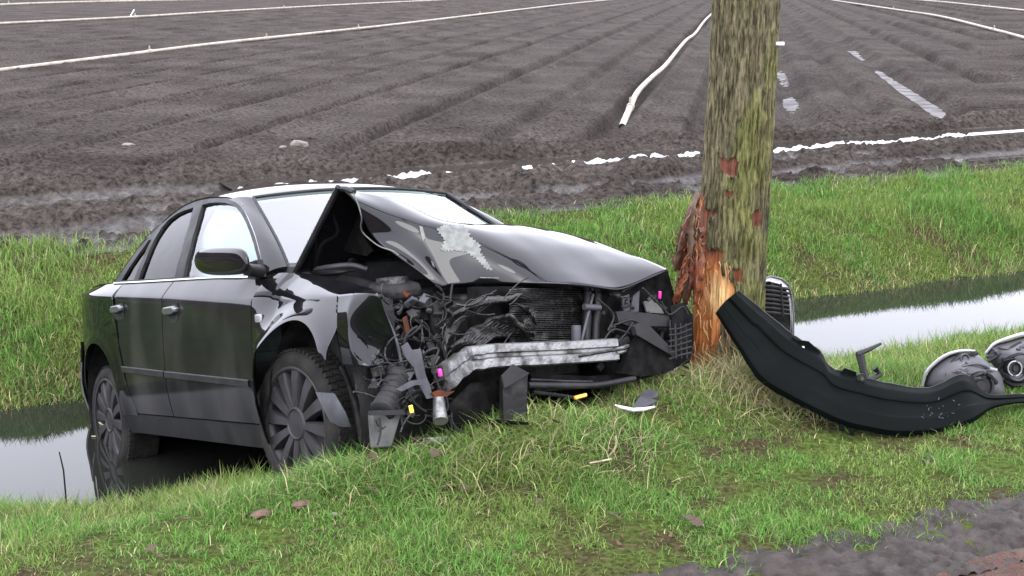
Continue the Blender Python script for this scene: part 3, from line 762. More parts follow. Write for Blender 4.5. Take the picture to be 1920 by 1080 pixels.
# deployed curtain airbag behind the front side window
for sg in (-1, 1):
    Vt = []
    for t in np.linspace(0, 1, 12):
        for x in np.linspace(-1.62, -.78, 16):
            zt = roof_rail(x)[2] - .03; zl = .97; z = zt + (zl - zt) * t
            Vt.append((x, sg * (float(gh(x, z)) - .075 - .025 * math.sin(x * 16) * math.sin(math.pi * t) - .03 * t), z))
    mk('curtain_airbag', Vt, gridf(12, 16), M['airbag'], car, thick=.02)
# inner body: floor, bulkhead, seats
Vt, F = [], []
def addbox(c, h): 
    global Vt, F
    v_, f_ = box_geo(c, np.eye(3), h, len(Vt)); Vt += v_; F += f_
addbox((-1.6, 0, .22), (1.62, .80, .04)); addbox((-.44, 0, .60), (.05, .74, .32)); addbox((-3.05, 0, .62), (.38, .62, .34))
addbox((-.1, .70, .55), (.42, .03, .22)); addbox((-.1, -.66, .56), (.46, .03, .24)); addbox((-2.45, 0, .6), (.06, .72, .38))
for sg in (-1, 1): addbox((-1.6, sg * .80, .55), (.86, .012, .36))
mk('inner_body', Vt, F, M['dark'], car, smooth=False)
Vt = []
for i, x in enumerate(np.linspace(-.95, -.42, 8)):
    for s in np.linspace(-1, 1, 9): Vt.append((x + .06 * (1 - s * s), s * .70, .92 + .05 * math.sin(i / 7 * 3) + .02 * (1 - s * s)))
mk('dashboard', Vt, gridf(8, 9), M['seat'], car, thick=.12)
for sg in (-1, 1):
    for x0, rear in ((-1.45, 0), (-2.3, 1)):
        o = box('seat', (x0, sg * .37, .47), (.27, .25, .09), M['seat'], car, (0, .1, 0), .05)
        b2 = box('backrest', (x0 - .30, sg * .37, .82), (.08, .24, .33), M['seat'], o, (0, -.3, 0), .06)
        box('headrest', (x0 - .42, sg * .37, 1.16), (.05, .13, .085), M['seat'], o, (0, -.3, 0), .04)
tor = [(-.98 + .07 * math.sin(a), .38 + .18 * math.cos(a), .93 + .17 * math.sin(a)) for a in np.linspace(0, 2 * math.pi, 29)]
tube('steering_wheel', tor, .014, M['seat'], car)
# wheel arch liners
for cc, R, yi in ((FW, FR, .55), (RW, RR, .52)):
    for sg in (-1, 1):
        Vt = []
        for t in np.linspace(-.35, math.pi + .35, 26):
            for yy in (.84, .7, yi): Vt.append((cc[0] + (R + .015) * math.cos(t), sg * yy, cc[1] + (R + .015) * math.sin(t)))
        nb = len(Vt); Vt.append((cc[0], sg * yi, cc[1])); F = gridf(26, 3) + [(3 * j + 2, 3 * j + 5, nb) for j in range(25)]
        mk('arch_liner', Vt, F, M['dark'], car)

# wheels
def wheel(name, c, steer, camber, parent, R=.322, out=-1):
    w_ = empty(name); w_.parent = parent; w_.location = c; w_.rotation_euler = (camber, random.uniform(0, 6), steer)
    w_.rotation_mode = 'XYZ'
    e = out
    prof = [(-.10 * -e, .235), (-.112 * -e, .262), (-.110 * -e, .295), (-.094 * -e, .313), (-.07 * -e, R), (0, R + .002), (.07 * -e, R), (.094 * -e, .313), (.11 * -e, .29), (.112 * -e, .26), (.1 * -e, .235)]
    Vt, F = lathe(prof, 72); ty = mk('tyre', Vt, F, M['rubber'], w_)
    # tread blocks
    Vt, F = [], []
    for kk in range(64):
        t = 2 * math.pi * kk / 64
        for yy, hy in ((-.072, .018), (-.026, .017), (.02, .017), (.068, .02)):
            tt = t + (.02 if yy in (-.026, .068) else 0)
            ax = np.array([[-math.sin(tt), .25, math.cos(tt)], [0, 1, 0], [math.cos(tt), 0, math.sin(tt)]])
            v_, f_ = box_geo(ax[2] * (R + .001) + np.array([0, yy, 0]), ax, (.0115, hy, .006), len(Vt)); Vt += v_; F += f_
    mk('tread', Vt, F, M['rubber'], ty, smooth=False)
    prof = [(e * .108, .240), (e * .112, .252), (e * .104, .256), (e * .096, .244), (e * .085, .232), (e * .03, .222), (-e * .05, .215), (-e * .1, .235)]
    Vt, F = lathe(prof, 72); rm = mk('rim', Vt, F, M['rim'], w_)
    Vt, F = lathe([(-e * .02, .215), (-e * .02, .02)], 36); mk('brake_disc', Vt, F, M['dark'], w_)
    Vt, F = lathe([(e * .05, .078), (e * .098, .076), (e * .104, .066), (e * .098, .060), (e * .098, .001)], 40); mk('hub_cap', Vt, F, M['rim'], w_, autos=30)
    for kk in range(12):
        t = 2 * math.pi * (kk + .5) / 12; ct, st = math.cos(t), math.sin(t)
        rows = [(.070, .020, .098, .05), (.13, .0235, .104, .06), (.19, .029, .106, .065), (.238, .034, .100, .06)]
        Vt = []
        for r_, hwid, yf, yb in rows:
            for dx, yy in ((-hwid, yb), (-hwid, yf - .012), (-hwid * .78, yf), (hwid * .78, yf), (hwid, yf - .012), (hwid, yb)):
                Vt.append((r_ * ct - dx * st, e * yy, r_ * st + dx * ct))
        mk('spoke', Vt, gridf(4, 6) + [(0, 1, 2, 3, 4, 5)], M['rim'], rm, autos=35)
    return w_
hubf = cpt(566, 793, 'y', -.80); hubr = cpt(216, 787, 'y', -.80)
wheel('front_wheel', (hubf[0], -.735, hubf[2]), math.radians(6), math.radians(0), car)
wheel('rear_wheel', (hubr[0], -.735, hubr[2]), 0, 0, car)
wheel('front_wheel', (.02, .72, .30), 0, 0, car, out=1); wheel('rear_wheel', (hubr[0], .735, hubr[2]), 0, 0, car, out=1)
# loose arch plastic in front of the tyre
plate('torn_arch_liner', [(592, 735), (628, 738), (648, 775), (658, 800), (640, 800), (620, 790), (604, 762)], ('y', -.90), M['greyplastic'], car, .004, 15, -.05, True)
plate('torn_arch_liner', [(478, 752), (500, 700), (508, 690), (504, 740), (494, 800), (488, 790)], ('y', -.872), M['dark'], car, .006)

# bonnet: hinged end lifted, folded across, right corner crushed down
def hp(u, v, y): return cpt(u, v, 'y', y)
HG = [
 [(-.385, -.70, .957), (-.36, -.5, .985), (-.34, -.3, 1.0), (-.33, -.1, 1.01), (-.33, .1, 1.01), (-.34, .3, 1.0), (-.36, .5, .985), (-.38, .70, .955)],
 [hp(634, 351, -.67), hp(690, 360, -.50), hp(745, 376, -.34), hp(812, 404, -.14), hp(872, 414, .05), hp(938, 404, .28), hp(1005, 418, .46), hp(1052, 430, .62)],
 [hp(668, 362, -.655), hp(724, 396, -.50), hp(782, 410, -.36), hp(848, 424, -.215), hp(930, 432, -.02), hp(1000, 432, .22), hp(1065, 441, .42), hp(1115, 452, .63)],
 [hp(690, 446, -.56), hp(745, 446, -.435), hp(797, 452, -.365), hp(868, 462, -.225), hp(960, 470, -.055), hp(1040, 470, .22), hp(1110, 472, .42), hp(1180, 475, .66)],
 [hp(746, 478, -.47), hp(786, 490, -.375), hp(815, 497, -.345), hp(885, 504, -.205), hp(975, 508, -.065), hp(1065, 505, .18), hp(1140, 504, .40), hp(1222, 492, .68)],
 [hp(826, 541, -.33), hp(832, 538, -.325), hp(842, 534, -.305), hp(895, 531, -.18), hp(985, 531, -.055), hp(1080, 531, .13), hp(1163, 546, .38), hp(1252, 506, .69)],
]
HG.append([np.array(p) + np.array([-.06, 0, -.012]) for p in HG[-1]])
hv = [q for r_ in HG for q in r_]
hood = mk('bonnet', hv, gridf(7, 8), M['paint'], car)
bm = bmesh.new(); bm.from_mesh(hood.data); cl = bm.edges.layers.float.new('crease_edge')
for e in bm.edges:
    i, j = sorted(v.index for v in e.verts); ri, ci, rj, cj = i // 8, i % 8, j // 8, j % 8
    if ri == rj == 5: e[cl] = .85
    if ri == rj == 1 and ci < 3: e[cl] = .55
    if ci == cj == 2 and ri >= 2: e[cl] = .8
    if ri == rj == 2 and ci in (2, 3): e[cl] = .35
    if e.is_boundary: e[cl] = .9
    if ci == cj == 6 and ri >= 4: e[cl] = .4
if sum(f.normal.z for f in bm.faces) < 0: bmesh.ops.reverse_faces(bm, faces=bm.faces[:])
bm.to_mesh(hood.data); bm.free()
s_ = hood.modifiers.new('round', 'SUBSURF'); s_.levels = s_.render_levels = 4
# sheet metal wrinkles
tx = bpy.data.textures.new('wrinkle', 'CLOUDS'); tx.noise_scale = .28; tx.noise_depth = 1
d_ = hood.modifiers.new('wrinkle', 'DISPLACE'); d_.texture = tx; d_.strength = .018; d_.mid_level = .5
s_ = hood.modifiers.new('thickness', 'SOLIDIFY'); s_.thickness = .008; s_.offset = -1
bpy.context.view_layer.update()
dg = bpy.context.evaluated_depsgraph_get(); he = hood.evaluated_get(dg); hm = he.to_mesh()
HB = BVHTree.FromPolygons([v.co.copy() for v in hm.vertices], [tuple(p.vertices) for p in hm.polygons]); he.to_mesh_clear()
def on_hood(u, v, up=.003):
    o = Vector(RC.T @ (CAMP - TC)); d = Vector(RC.T @ ray(u, v)).normalized()
    loc, nrm, i, di = HB.ray_cast(o, d)
    if loc is None: return None
    if nrm.dot(d) > 0: nrm = -nrm
    return np.array(loc + nrm * up)
def hood_patch(name, px, m, maxlen=9, up=.003):
    V2, F = poly_tris(px, maxlen); P = [on_hood(u, v, up) for u, v in V2]
    ok = [p is not None for p in P]; F = [f for f in F if all(ok[i] for i in f)]
    F = [f for f in F if max(np.linalg.norm(P[f[a]] - P[f[b]]) for a, b in ((0, 1), (1, 2), (2, 0))) < .12]
    P = [p if p is not None else np.zeros(3) for p in P]
    used = sorted({i for f in F for i in f}); mp_ = {i: j for j, i in enumerate(used)}
    return mk(name, [P[i] for i in used], [tuple(mp_[i] for i in f) for f in F], m, hood)
def jag(pts, amp, n=3, seed=1):
    r_ = random.Random(seed); out = []
    for a, b_ in zip(pts, pts[1:] + pts[:1]):
        for i in range(n):
            t = i / n; out.append((a[0] + (b_[0] - a[0]) * t + r_.uniform(-amp, amp) * (i > 0), a[1] + (b_[1] - a[1]) * t + r_.uniform(-amp, amp) * (i > 0)))
    return out
def spikes(pts, amp, seed):
    r_ = random.Random(seed); out = []
    for a, b_ in zip(pts, pts[1:] + pts[:1]):
        L = math.hypot(b_[0] - a[0], b_[1] - a[1]); nx, ny = (b_[1] - a[1]) / L, -(b_[0] - a[0]) / L; n_ = max(2, int(L / 3))
        for i in range(n_):
            t = i / n_; d = r_.uniform(.2, 1) * amp * (1 if i % 2 else -.6); out.append((a[0] + (b_[0] - a[0]) * t + nx * d, a[1] + (b_[1] - a[1]) * t + ny * d))
    return out
hood_patch('scraped_metal', spikes([(818, 430), (835, 422), (866, 423), (876, 430), (882, 446), (898, 458), (902, 475), (912, 490), (924, 506), (910, 503), (892, 484), (872, 472), (850, 470), (826, 470), (834, 452), (826, 440)], 3.4, 4), M['bare'], 6)
hood_patch('scraped_metal', [(900, 519), (935, 520), (936, 522), (900, 521)], M['bare'], 6)
hood_patch('scraped_metal', [(786, 424), (792, 426), (798, 446), (794, 452), (789, 438)], M['bare'], 6)
hood_patch('scraped_metal', [(808, 487), (813, 492), (816, 502), (812, 498)], M['bare'], 6)
# torn rim of the bonnet edge and its inner frame
tube('bonnet_rim', [cpt(u, v, 'y', y) for u, v, y in ((662, 362, -.668), (672, 385, -.65), (678, 410, -.635), (677, 430, -.60), (690, 446, -.57), (712, 462, -.53), (735, 470, -.49), (748, 478, -.475))], .003, M['bare'], hood, n=5, smooth_n=26)
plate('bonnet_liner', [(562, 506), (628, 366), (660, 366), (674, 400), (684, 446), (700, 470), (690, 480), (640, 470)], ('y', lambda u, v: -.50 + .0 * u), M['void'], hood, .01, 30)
tube('bonnet_edge', [np.array(HG[0][0]) + (np.array(HG[1][0]) - np.array(HG[0][0])) * t + np.array([.012, -.004, 0]) for t in np.linspace(0, 1, 8)], .014, M['plastic'], hood, n=6)
tube('bonnet_edge', [cpt(632, 354, 'y', -.665), cpt(648, 354, 'y', -.665), cpt(664, 360, 'y', -.66)], .012, M['plastic'], hood, n=6)

# ---- the crushed engine bay
rb = random.Random(5)
box('engine', (.0, -.02, .56), (.30, .38, .20), M['dark'], car, (0, -.06, 0), .03)
box('engine_cover', (.02, .05, .80), (.24, .30, .03), M['plastic'], car, (.03, .1, .05), .02)
plate('scuttle_panel', [(553, 512), (640, 512), (715, 535), (790, 560), (800, 600), (730, 570), (650, 530)], ('y', lambda u, v: -.62 + (u - 553) * .0008), M['plastic'], car, .03, 25)
tube('scuttle_seal', [cpt(u, v, 'y', y) for u, v, y in ((572, 508, -.62), (620, 500, -.58), (660, 497, -.5), (690, 505, -.45))], .012, M['greyplastic'], car, smooth_n=16)
tube('scuttle_seal', [cpt(u, v, 'y', y) for u, v, y in ((575, 515, -.60), (630, 511, -.58), (665, 506, -.5))], .008, M['plastic'], car, smooth_n=12)
box('fluid_tank', tuple(cpt(610, 490, 'y', -.45)), (.12, .10, .03), M['greyplastic'], car, (.2, -.15, .3), .02)
box('battery_cover', tuple(cpt(650, 492, 'y', -.40)), (.10, .11, .025), M['plastic'], car, (-.2, .1, .5), .02)
box('suspension_mount', tuple(cpt(740, 545, 'y', -.50)), (.09, .09, .04), M['dark'], car, (.1, .2, .1), .03)
tube('strut_tower', [cpt(735, 520, 'y', -.5), cpt(740, 580, 'y', -.5)], .07, M['oily'], car, n=20)
# radiator pack
V_, F_ = [], []
for i in range(32):
    v0 = 540 + i * 3.2; P = [cpt(u, v0 + .8 * math.sin(u * .05 + i) + (1 - (u - 960) / 150) ** 2 * 4, 'x', .46 + .04 * (1 - (u - 960) / 150)) for u in np.linspace(955, 1112, 14)]
    a, b_ = tube_geo(P, .0035, 4, True, len(V_)); V_ += a; F_ += b_
rad = mk('radiator', V_, F_, M['oily'], car)
plate('core', [(880, 538), (1114, 536), (1114, 645), (880, 650)], ('x', .43), M['void'], rad, .03)
for u0 in (1103, 1120): 
    a, b_ = cpt(u0, 545, 'x', .50), cpt(u0 - 4, 640, 'x', .52)
    tube('radiator_tank', [a, b_], .020, M['plastic'], rad, n=8)
tubes('radiator_bracket', [([cpt(1112, 552, 'x', .53), cpt(1100, 600, 'x', .55), cpt(1090, 640, 'x', .56)], .007), ([cpt(1095, 575, 'x', .55), cpt(1125, 577, 'x', .55)], .014), ([cpt(1080, 610, 'x', .56), cpt(1080, 642, 'x', .56)], .022)], M['greyplastic'], rad, 8)
# crumpled condenser: buckled bands sweeping up from the bent end of the beam
for bi in range(20):
    lo_b = bi < 11; k_ = bi if lo_b else bi - 11; o0 = k_ * 4.3; V_ = []; n_ = 40
    base = catmull([(832, 668 - o0 * .25), (842, 628 - o0 * .5), (880, 590 - o0 * .42), (930, 566 - o0 * .22), (985, 556 + o0 * .55), (1003, 575 + o0 * .75)], n_) if lo_b else catmull([(846, 690 - k_ * 4.2), (880, 660 - k_ * 5), (920, 634 - k_ * 4.2), (958, 622 - k_ * 3.4), (985, 602 + k_ * 3.4), (1000, 612 + k_ * 2)], n_)
    for j, (u, v) in enumerate(base):
        wob = 2.2 * math.sin(j * .8 + bi * .9) + 1.6 * math.sin(j * .23 + bi * .3) + rb.uniform(-.9, .9); xx = .50 + .045 * math.sin(j * .3 + bi * .35) + .012 * rb.random() + (.0 if lo_b else .05)
        p = cpt(u + wob * .4, v + wob, 'x', xx)
        for dz, dx in ((-.0075, .0), (-.004, .010), (.001, .012), (.005, .008), (.0075, 0)): V_.append(p + np.array([dx + rb.uniform(-.002, .002), 0, dz]))
    mk('condenser_band', V_, gridf(n_, 5), M['oily'], rad, thick=.003)
lst = []
for i in range(26):
    u0, v0 = rb.uniform(835, 980), rb.uniform(555, 690); L = rb.uniform(20, 60); a = rb.uniform(-.9, .1); xx = rb.uniform(.54, .60)
    lst.append(([cpt(u0 + L * t * math.cos(a), v0 + L * t * math.sin(a) + 6 * math.sin(3 * t + i), 'x', xx + .02 * t) for t in np.linspace(0, 1, 6)], rb.uniform(.002, .0045)))
for q_, r_ in lst: tube('torn_fin', q_, r_, M['oily'], rad, n=4)
# aluminium bumper beam, bent back at its right end
bp_ = catmull([(836, 712), (862, 690), (888, 673), (930, 667), (1000, 664), (1080, 660), (1157, 655)], 40); V_ = []
for j, (u, v) in enumerate(bp_):
    p = cpt(u, v, 'x', .64 + .03 * math.sin(j / 39 * 3.14) - .10 * max(0, 1 - j / 12)); wz = 1.0 + .25 * max(0, 1 - j / 10)
    cr = .0035 * math.sin(j * 1.1) * (j < 18)
    for dx, dz in ((-.05, .058), (.0, .060), (.012, .055), (.012, .018), (-.006, .010), (-.006, -.004), (.012, -.012), (.012, -.052), (0, -.06), (-.05, -.058)):
        V_.append(p + np.array([dx + cr * (dz > 0), 0, dz * wz * .82 + cr]))
mk('bumper_beam', V_, gridf(40, 10, True) + [tuple(range(10)), tuple(390 + i for i in range(10))], M['alu'], car, autos=30)
beam_b = cpt(1168, 655, 'x', .64)
box('tow_eye', tuple(beam_b), (.02, .05, .016), M['alu'], car, (.1, 0, .0), .008)
tubes('beam_lip', [([cpt(u, v, 'x', .66) for u, v in ((985, 645), (1040, 640), (1080, 641))], .006), ([cpt(u, v, 'x', .665) for u, v in ((1085, 668), (1130, 660), (1170, 654), (1178, 650))], .007)], M['oily'], car)
# left lamp recess, brackets, wiring
plate('lamp_panel', [(1120, 540), (1165, 548), (1200, 528), (1248, 508), (1262, 560), (1275, 640), (1262, 690), (1180, 690), (1120, 650)], ('x', .48), M['void'], car, .03)  # near-black sheet paints the darkness of the empty lamp recess
plate('lamp_bracket', [(1150, 586), (1165, 583), (1250, 592), (1258, 600), (1256, 612), (1175, 612), (1155, 604)], ('x', .60), M['plastic'], car, .04)
plate('lamp_bracket', [(1186, 612), (1200, 606), (1215, 612), (1262, 660), (1258, 668), (1190, 628)], ('x', .68), M['plastic'], car, .03)
plate('lamp_bracket', [(1166, 560), (1178, 552), (1180, 582), (1168, 584)], ('x', .55), M['greyplastic'], car, .01)
plate('lamp_bracket', [(1186, 555), (1198, 545), (1196, 584), (1180, 586)], ('x', .53), M['greyplastic'], car, .01)
plate('lamp_panel', [(1206, 566), (1228, 558), (1244, 588), (1212, 586)], ('x', .52), M['boxgrey'], car, .01)
box('pink_connector', tuple(cpt(1237, 553, 'x', .60)), (.006, .006, .017), M['pink'], car, (0, .2, 0), .003)
lst = []
for pts in ([(1240, 566), (1255, 590), (1280, 575), (1290, 590)], [(1150, 610), (1185, 600), (1205, 615), (1190, 640)], [(1120, 560), (1150, 590), (1140, 620)], [(1205, 540), (1225, 560), (1245, 580)], [(1160, 640), (1176, 622), (1186, 605)], [(1256, 600), (1258, 640), (1256, 660)], [(1130, 640), (1150, 618), (1180, 625)]):
    lst.append((catmull([cpt(u, v, 'x', .63) for u, v in pts], 14), .0045))
for q_, r_ in lst: tube('wire', q_, r_, M['plastic'], car, n=6)
box('horn', tuple(cpt(1165, 645, 'x', .60)), (.03, .035, .03), M['dark'], car, (.3, 0, 0), .012)
plate('bumper_lower', [(1178, 650), (1200, 625), (1222, 640), (1262, 668), (1264, 690), (1240, 700), (1200, 706), (1160, 700)], ('x', .66), M['void'], car, .03)
plate('undertray', [(990, 700), (1100, 705), (1200, 700), (1250, 690), (1240, 700), (1180, 716), (1100, 728), (1000, 735)], ('x', .58), M['void'], car, .03)
tube('lower_trim', [cpt(u, v, 'x', .70) for u, v in ((990, 722), (1050, 723), (1120, 722), (1190, 710))], .013, M['plastic'], car, smooth_n=18)
tubes('lower_trim', [([cpt(u, v, 'x', .69) for u, v in ((1000, 735), (1040, 740), (1080, 746))], .008), ([cpt(u, v, 'x', .68) for u, v in ((995, 712), (1060, 715), (1110, 716))], .006)], M['dark'], car)
box('amber_reflector', tuple(cpt(1088, 743, 'x', .70)), (.009, .032, .008), M['amber'], car, (.1, 0, 0), .004)
plate('front_shade_sheet', [(690, 690), (840, 650), (1000, 690), (1000, 800), (700, 830)], ('x', .36), M['void'], car, .04)  # near-black sheet added behind the broken parts to stand in for shade
# right end: lamp remains, hose, silencer box, bracket plastics, loom
plate('broken_carrier', [(752, 650), (764, 642), (772, 656), (788, 654), (797, 700), (812, 745), (800, 748), (785, 720), (776, 690), (758, 668)], ('x', .66), M['greyplastic'], car, .006)
plate('broken_carrier', [(742, 730), (770, 714), (800, 710), (806, 722), (778, 722), (752, 734)], ('x', .70), M['greyplastic'], car, .006)
hose = catmull([cpt(u, v, 'x', x_) for u, v, x_ in ((738, 695, .42), (744, 712, .48), (732, 745, .54), (716, 772, .58))], 46)
tube('air_hose', hose, [.047 + .005 * math.sin(i * 1.35) for i in range(46)], M['plastic'], car, n=20)
V_ = []
for (u, v), xx in (((697, 775), .57), ((752, 776), .60), ((735, 838), .57), ((702, 840), .55)): V_.append(cpt(u, v, 'x', xx))
for p in V_[:4]: V_.append(p + np.array([-.09, .03, -.01]))
bevel(mk('silencer_box', V_, [(0, 1, 2, 3), (7, 6, 5, 4), (0, 4, 5, 1), (1, 5, 6, 2), (2, 6, 7, 3), (3, 7, 4, 0)], M['boxgrey'], car, autos=30), .006)
plate('silencer_flange', [(694, 770), (754, 768), (757, 777), (694, 779)], ('x', .61), M['plastic'], car, .03)
box('yellow_tag', tuple(cpt(771, 767, 'x', .66)), (.004, .008, .015), M['yellow'], car, (.15, 0, 0), .002)
box('pink_connector', tuple(cpt(825, 699, 'x', .71)), (.008, .008, .016), M['pink'], car, (.1, 0, 0), .005)
tube('strut_rod', [cpt(672, 720, 'y', -.68), cpt(676, 790, 'y', -.66)], .014, M['boxgrey'], car, n=10)
tube('strut_rod', [cpt(640, 690, 'y', -.70), cpt(668, 760, 'y', -.70), cpt(682, 830, 'y', -.70)], .02, M['dark'], car, n=8)
box('rod_end', tuple(cpt(684, 812, 'y', -.70)), (.012, .012, .02), M['alu'], car, (.1, 0, 0), .006)
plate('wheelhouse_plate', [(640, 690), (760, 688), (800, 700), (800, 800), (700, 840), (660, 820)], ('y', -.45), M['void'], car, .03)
bevel(box('oily_block', tuple(cpt(690, 712, 'y', -.6)), (.05, .04, .035), M['oily'], car, (.2, .3, .1), 0), .01)
tube('crash_tube', [cpt(822, 745, 'x', .60), cpt(826, 790, 'x', .66)], [.022, .03], M['alu'], car, n=12)
plate('copper_pipe', [(808, 737), (822, 731), (840, 735), (852, 733), (838, 743), (815, 744)], ('x', .67), M['orange'], car, .006)
lst = []
for i in range(100):
    u0, v0 = rb.uniform(700, 850), rb.uniform(545, 790); a = rb.uniform(0, 6.3); L = rb.uniform(18, 60); b_ = rb.uniform(-1.5, 1.5); xx = .30 + (v0 - 545) / 225 * .30 + rb.uniform(-.04, .04)
    lst.append(([cpt(u0 + L * t * math.cos(a + b_ * t), v0 + L * t * math.sin(a + b_ * t), 'x', xx) for t in np.linspace(0, 1, 8)], rb.uniform(.0018, .006)))
for i, (q_, r_) in enumerate(lst): tube('wire' if i < 62 else 'bent_rod', q_, r_, M['plastic'] if i < 62 else M['oily'], car, n=6)
for i in range(60):
    u0, v0 = rb.uniform(700, 850), rb.uniform(555, 790); xx = .30 + (v0 - 545) / 225 * .26 + rb.uniform(-.05, .03)
    box('broken_bracket', tuple(cpt(u0, v0, 'x', xx)), (rb.uniform(.004, .02), rb.uniform(.008, .035), rb.uniform(.004, .026)), (M['dark'], M['oily'], M['plastic'], M['greyplastic'])[i % 4], car, (rb.uniform(-1, 1), rb.uniform(-1, 1), rb.uniform(-1, 1)), .004)
for i in range(44):
    u0, v0 = rb.uniform(1125, 1290), rb.uniform(550, 690)
    box('broken_bracket', tuple(cpt(u0, v0, 'x', .54 + rb.uniform(-.03, .06))), (.008, rb.uniform(.006, .03), rb.uniform(.004, .02)), (M['dark'], M['plastic'], M['oily'])[i % 3], car, (rb.uniform(-1, 1), rb.uniform(-1, 1), rb.uniform(-1, 1)), .004)
plate('orange_clip', [(754, 597), (762, 592), (768, 618), (760, 626)], ('x', .42), M['orange'], car, .006)
plate('orange_clip', [(757, 540), (760, 548), (768, 550), (762, 558), (756, 552)], ('x', .40), M['orange'], car, .005)
tube('brake_hose', catmull([cpt(u, v, 'x', x_) for u, v, x_ in ((790, 680, .62), (800, 660, .66), (822, 655, .68), (812, 690, .68), (828, 740, .66))], 24), .005, M['plastic'], car)
# dark lamp box hanging below the beam
P4 = [(943, 715), (962, 685), (990, 700), (988, 790), (944, 795)]
V_ = [cpt(u, v, 'x', .74) for u, v in P4]; V_ += [p + np.array([-.10, .05, 0]) for p in V_]
bevel(mk('lamp_carrier', V_, [(0, 1, 2, 3, 4), (9, 8, 7, 6, 5)] + [(i, (i + 1) % 5, 5 + (i + 1) % 5, 5 + i) for i in range(5)], M['dark'], car, autos=30), .005)
plate('carrier_lip', [(940, 705), (962, 683), (992, 700), (945, 728)], ('x', .755), M['plastic'], car, .008)
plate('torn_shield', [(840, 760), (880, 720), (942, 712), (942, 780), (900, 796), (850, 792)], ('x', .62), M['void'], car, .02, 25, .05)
# bumper corner with grille slats, pushed round behind the tree
def bw(u, v, Y): return w2car(at_y(u, v, Y))
P = [(1420, 524), (1446, 517), (1466, 522), (1480, 534), (1486, 556), (1489, 590), (1489, 630)]
V_ = []
for i, (u, v) in enumerate(P):
    a = bw(u, v, 6.15 + .02 * i); b_ = bw(u - 6, v + 10, 6.10 + .02 * i)
    for q in (a, a + np.array([-.03, .03, 0]), b_): V_.append(q)
frag = mk('bumper_corner', V_, gridf(7, 3), M['lens'], car, thick=.004)
plate_pts = [(1418, 532), (1446, 526), (1468, 532), (1482, 548), (1486, 635), (1440, 635), (1418, 600)]
V2, F = poly_tris(plate_pts, 20); mk('grille_back', [bw(u, v, 6.22) for u, v in V2], F, M['dark'], frag, thick=.02)
for i in range(7):
    v0 = 536 + i * 8.2; tube('grille_slat', [bw(1425, v0 - 1, 6.13), bw(1450, v0 + 1, 6.13), bw(1479, v0 + 6 - i * .2, 6.16)], .008, M['plastic'], frag, n=6)
for u0 in (1448, 1464): tube('grille_bar', [bw(u0, 532, 6.14), bw(u0 + 4, 592, 6.14)], .006, M['plastic'], frag, n=6)
# grille ends on the near side of the tree
for i in range(6):
    tube('grille_slat', [cpt(1255, 618 + i * 11, 'x', .70), cpt(1275, 616 + i * 10, 'x', .74), cpt(1297, 606 + i * 11, 'x', .78)], .005, M['plastic'], frag, n=6)
for u0 in (1266, 1276, 1286): tube('grille_bar', [cpt(u0, 606, 'x', .735), cpt(u0 + 2, 672, 'x', .735)], .004, M['plastic'], frag, n=6)
plate('bumper_corner_inner', [(1255, 575), (1280, 568), (1296, 590), (1298, 640), (1290, 680), (1262, 690)], ('x', .62), M['void'], frag, .02)

# ================================================================== tree
def at_ground(u, v, zf=ground_z, dz=0):
    z = 0.
    for _ in range(30):
        p = at_z(u, v, z); z = .5 * z + .5 * float(zf(p[0:1], p[1:2])[0])
    p[2] += dz; return p
def to_px(P):
    C = (P - CAMP) @ CM; return 960 + FPX * C[:, 0] / C[:, 2], 540 + FPX * C[:, 1] / C[:, 2]
def inside(px, py, poly):
    r_ = np.zeros(len(px), bool); j = len(poly) - 1
    for i in range(len(poly)):
        xi, yi = poly[i]; xj, yj = poly[j]
        c = ((yi > py) != (yj > py)) & (px < (xj - xi) * (py - yi) / (yj - yi + 1e-9) + xi); r_ ^= c; j = i
    return r_
TY = 5.92
tb = at_ground(1364, 700); tree = empty('roadside_tree', (0, 0, 0))
setp(tree, 'tall tree trunk with mossy grey bark and a torn orange wound at its foot', 'tree')
axis_px = [(1362, 760), (1362, 700), (1366, 600), (1372, 480), (1385, 300), (1394, 150), (1402, 0)]
AX = np.array([at_y(u, v, TY) for u, v in axis_px]); oz = np.argsort(AX[:, 2]); AX = AX[oz]
zt_ = np.concatenate([np.arange(-.30, 2.15, .0065), np.arange(2.15, 5.6, .12)]); nph = 420
ph = np.linspace(0, 2 * math.pi, nph, endpoint=False)
cx = np.interp(zt_, AX[:, 2], AX[:, 0]); sl = (AX[-1, 0] - AX[-3, 0]) / (AX[-1, 2] - AX[-3, 2]); hi_ = zt_ > AX[-1, 2]; cx[hi_] = AX[-1, 0] + sl * (zt_[hi_] - AX[-1, 2]) * .5
rr_ = np.interp(zt_, [-.3, .02, .12, .35, .8, 1.4, 2, 5.6], [.27, .215, .182, .168, .160, .151, .150, .11])
Z, PH = np.meshgrid(zt_, ph, indexing='ij'); CX = cx[:, None]; RR_ = rr_[:, None]
arc = PH / (2 * math.pi)
def pern(f1, zz, seed, o=3):   # noise periodic round the trunk
    a = np.cos(PH) * f1; b_ = np.sin(PH) * f1; return .5 * fbm(a + zz, b_ + 5 + zz * .3, o, seed) + .5 * fbm(a - zz * .7 + 9, b_ - zz, o, seed + 9)
rid = 1 - np.abs(2 * vn(PH / (2 * math.pi) * 84 + 3.2 * fbm(PH * 3, Z * 7, 3, 3), Z * 7.5, 4) - 1)
rid2 = 1 - np.abs(2 * vn(PH / (2 * math.pi) * 90 + 2 * fbm(PH * 4, Z * 9, 2, 7), Z * 16, 6) - 1)
bark_d = .009 * (rid ** 1.5 - .5) + .004 * (rid2 - .5) + .010 * (fbm(np.cos(PH) * 2 + 4, np.sin(PH) * 2 + Z * 1.6, 3, 8) - .5)
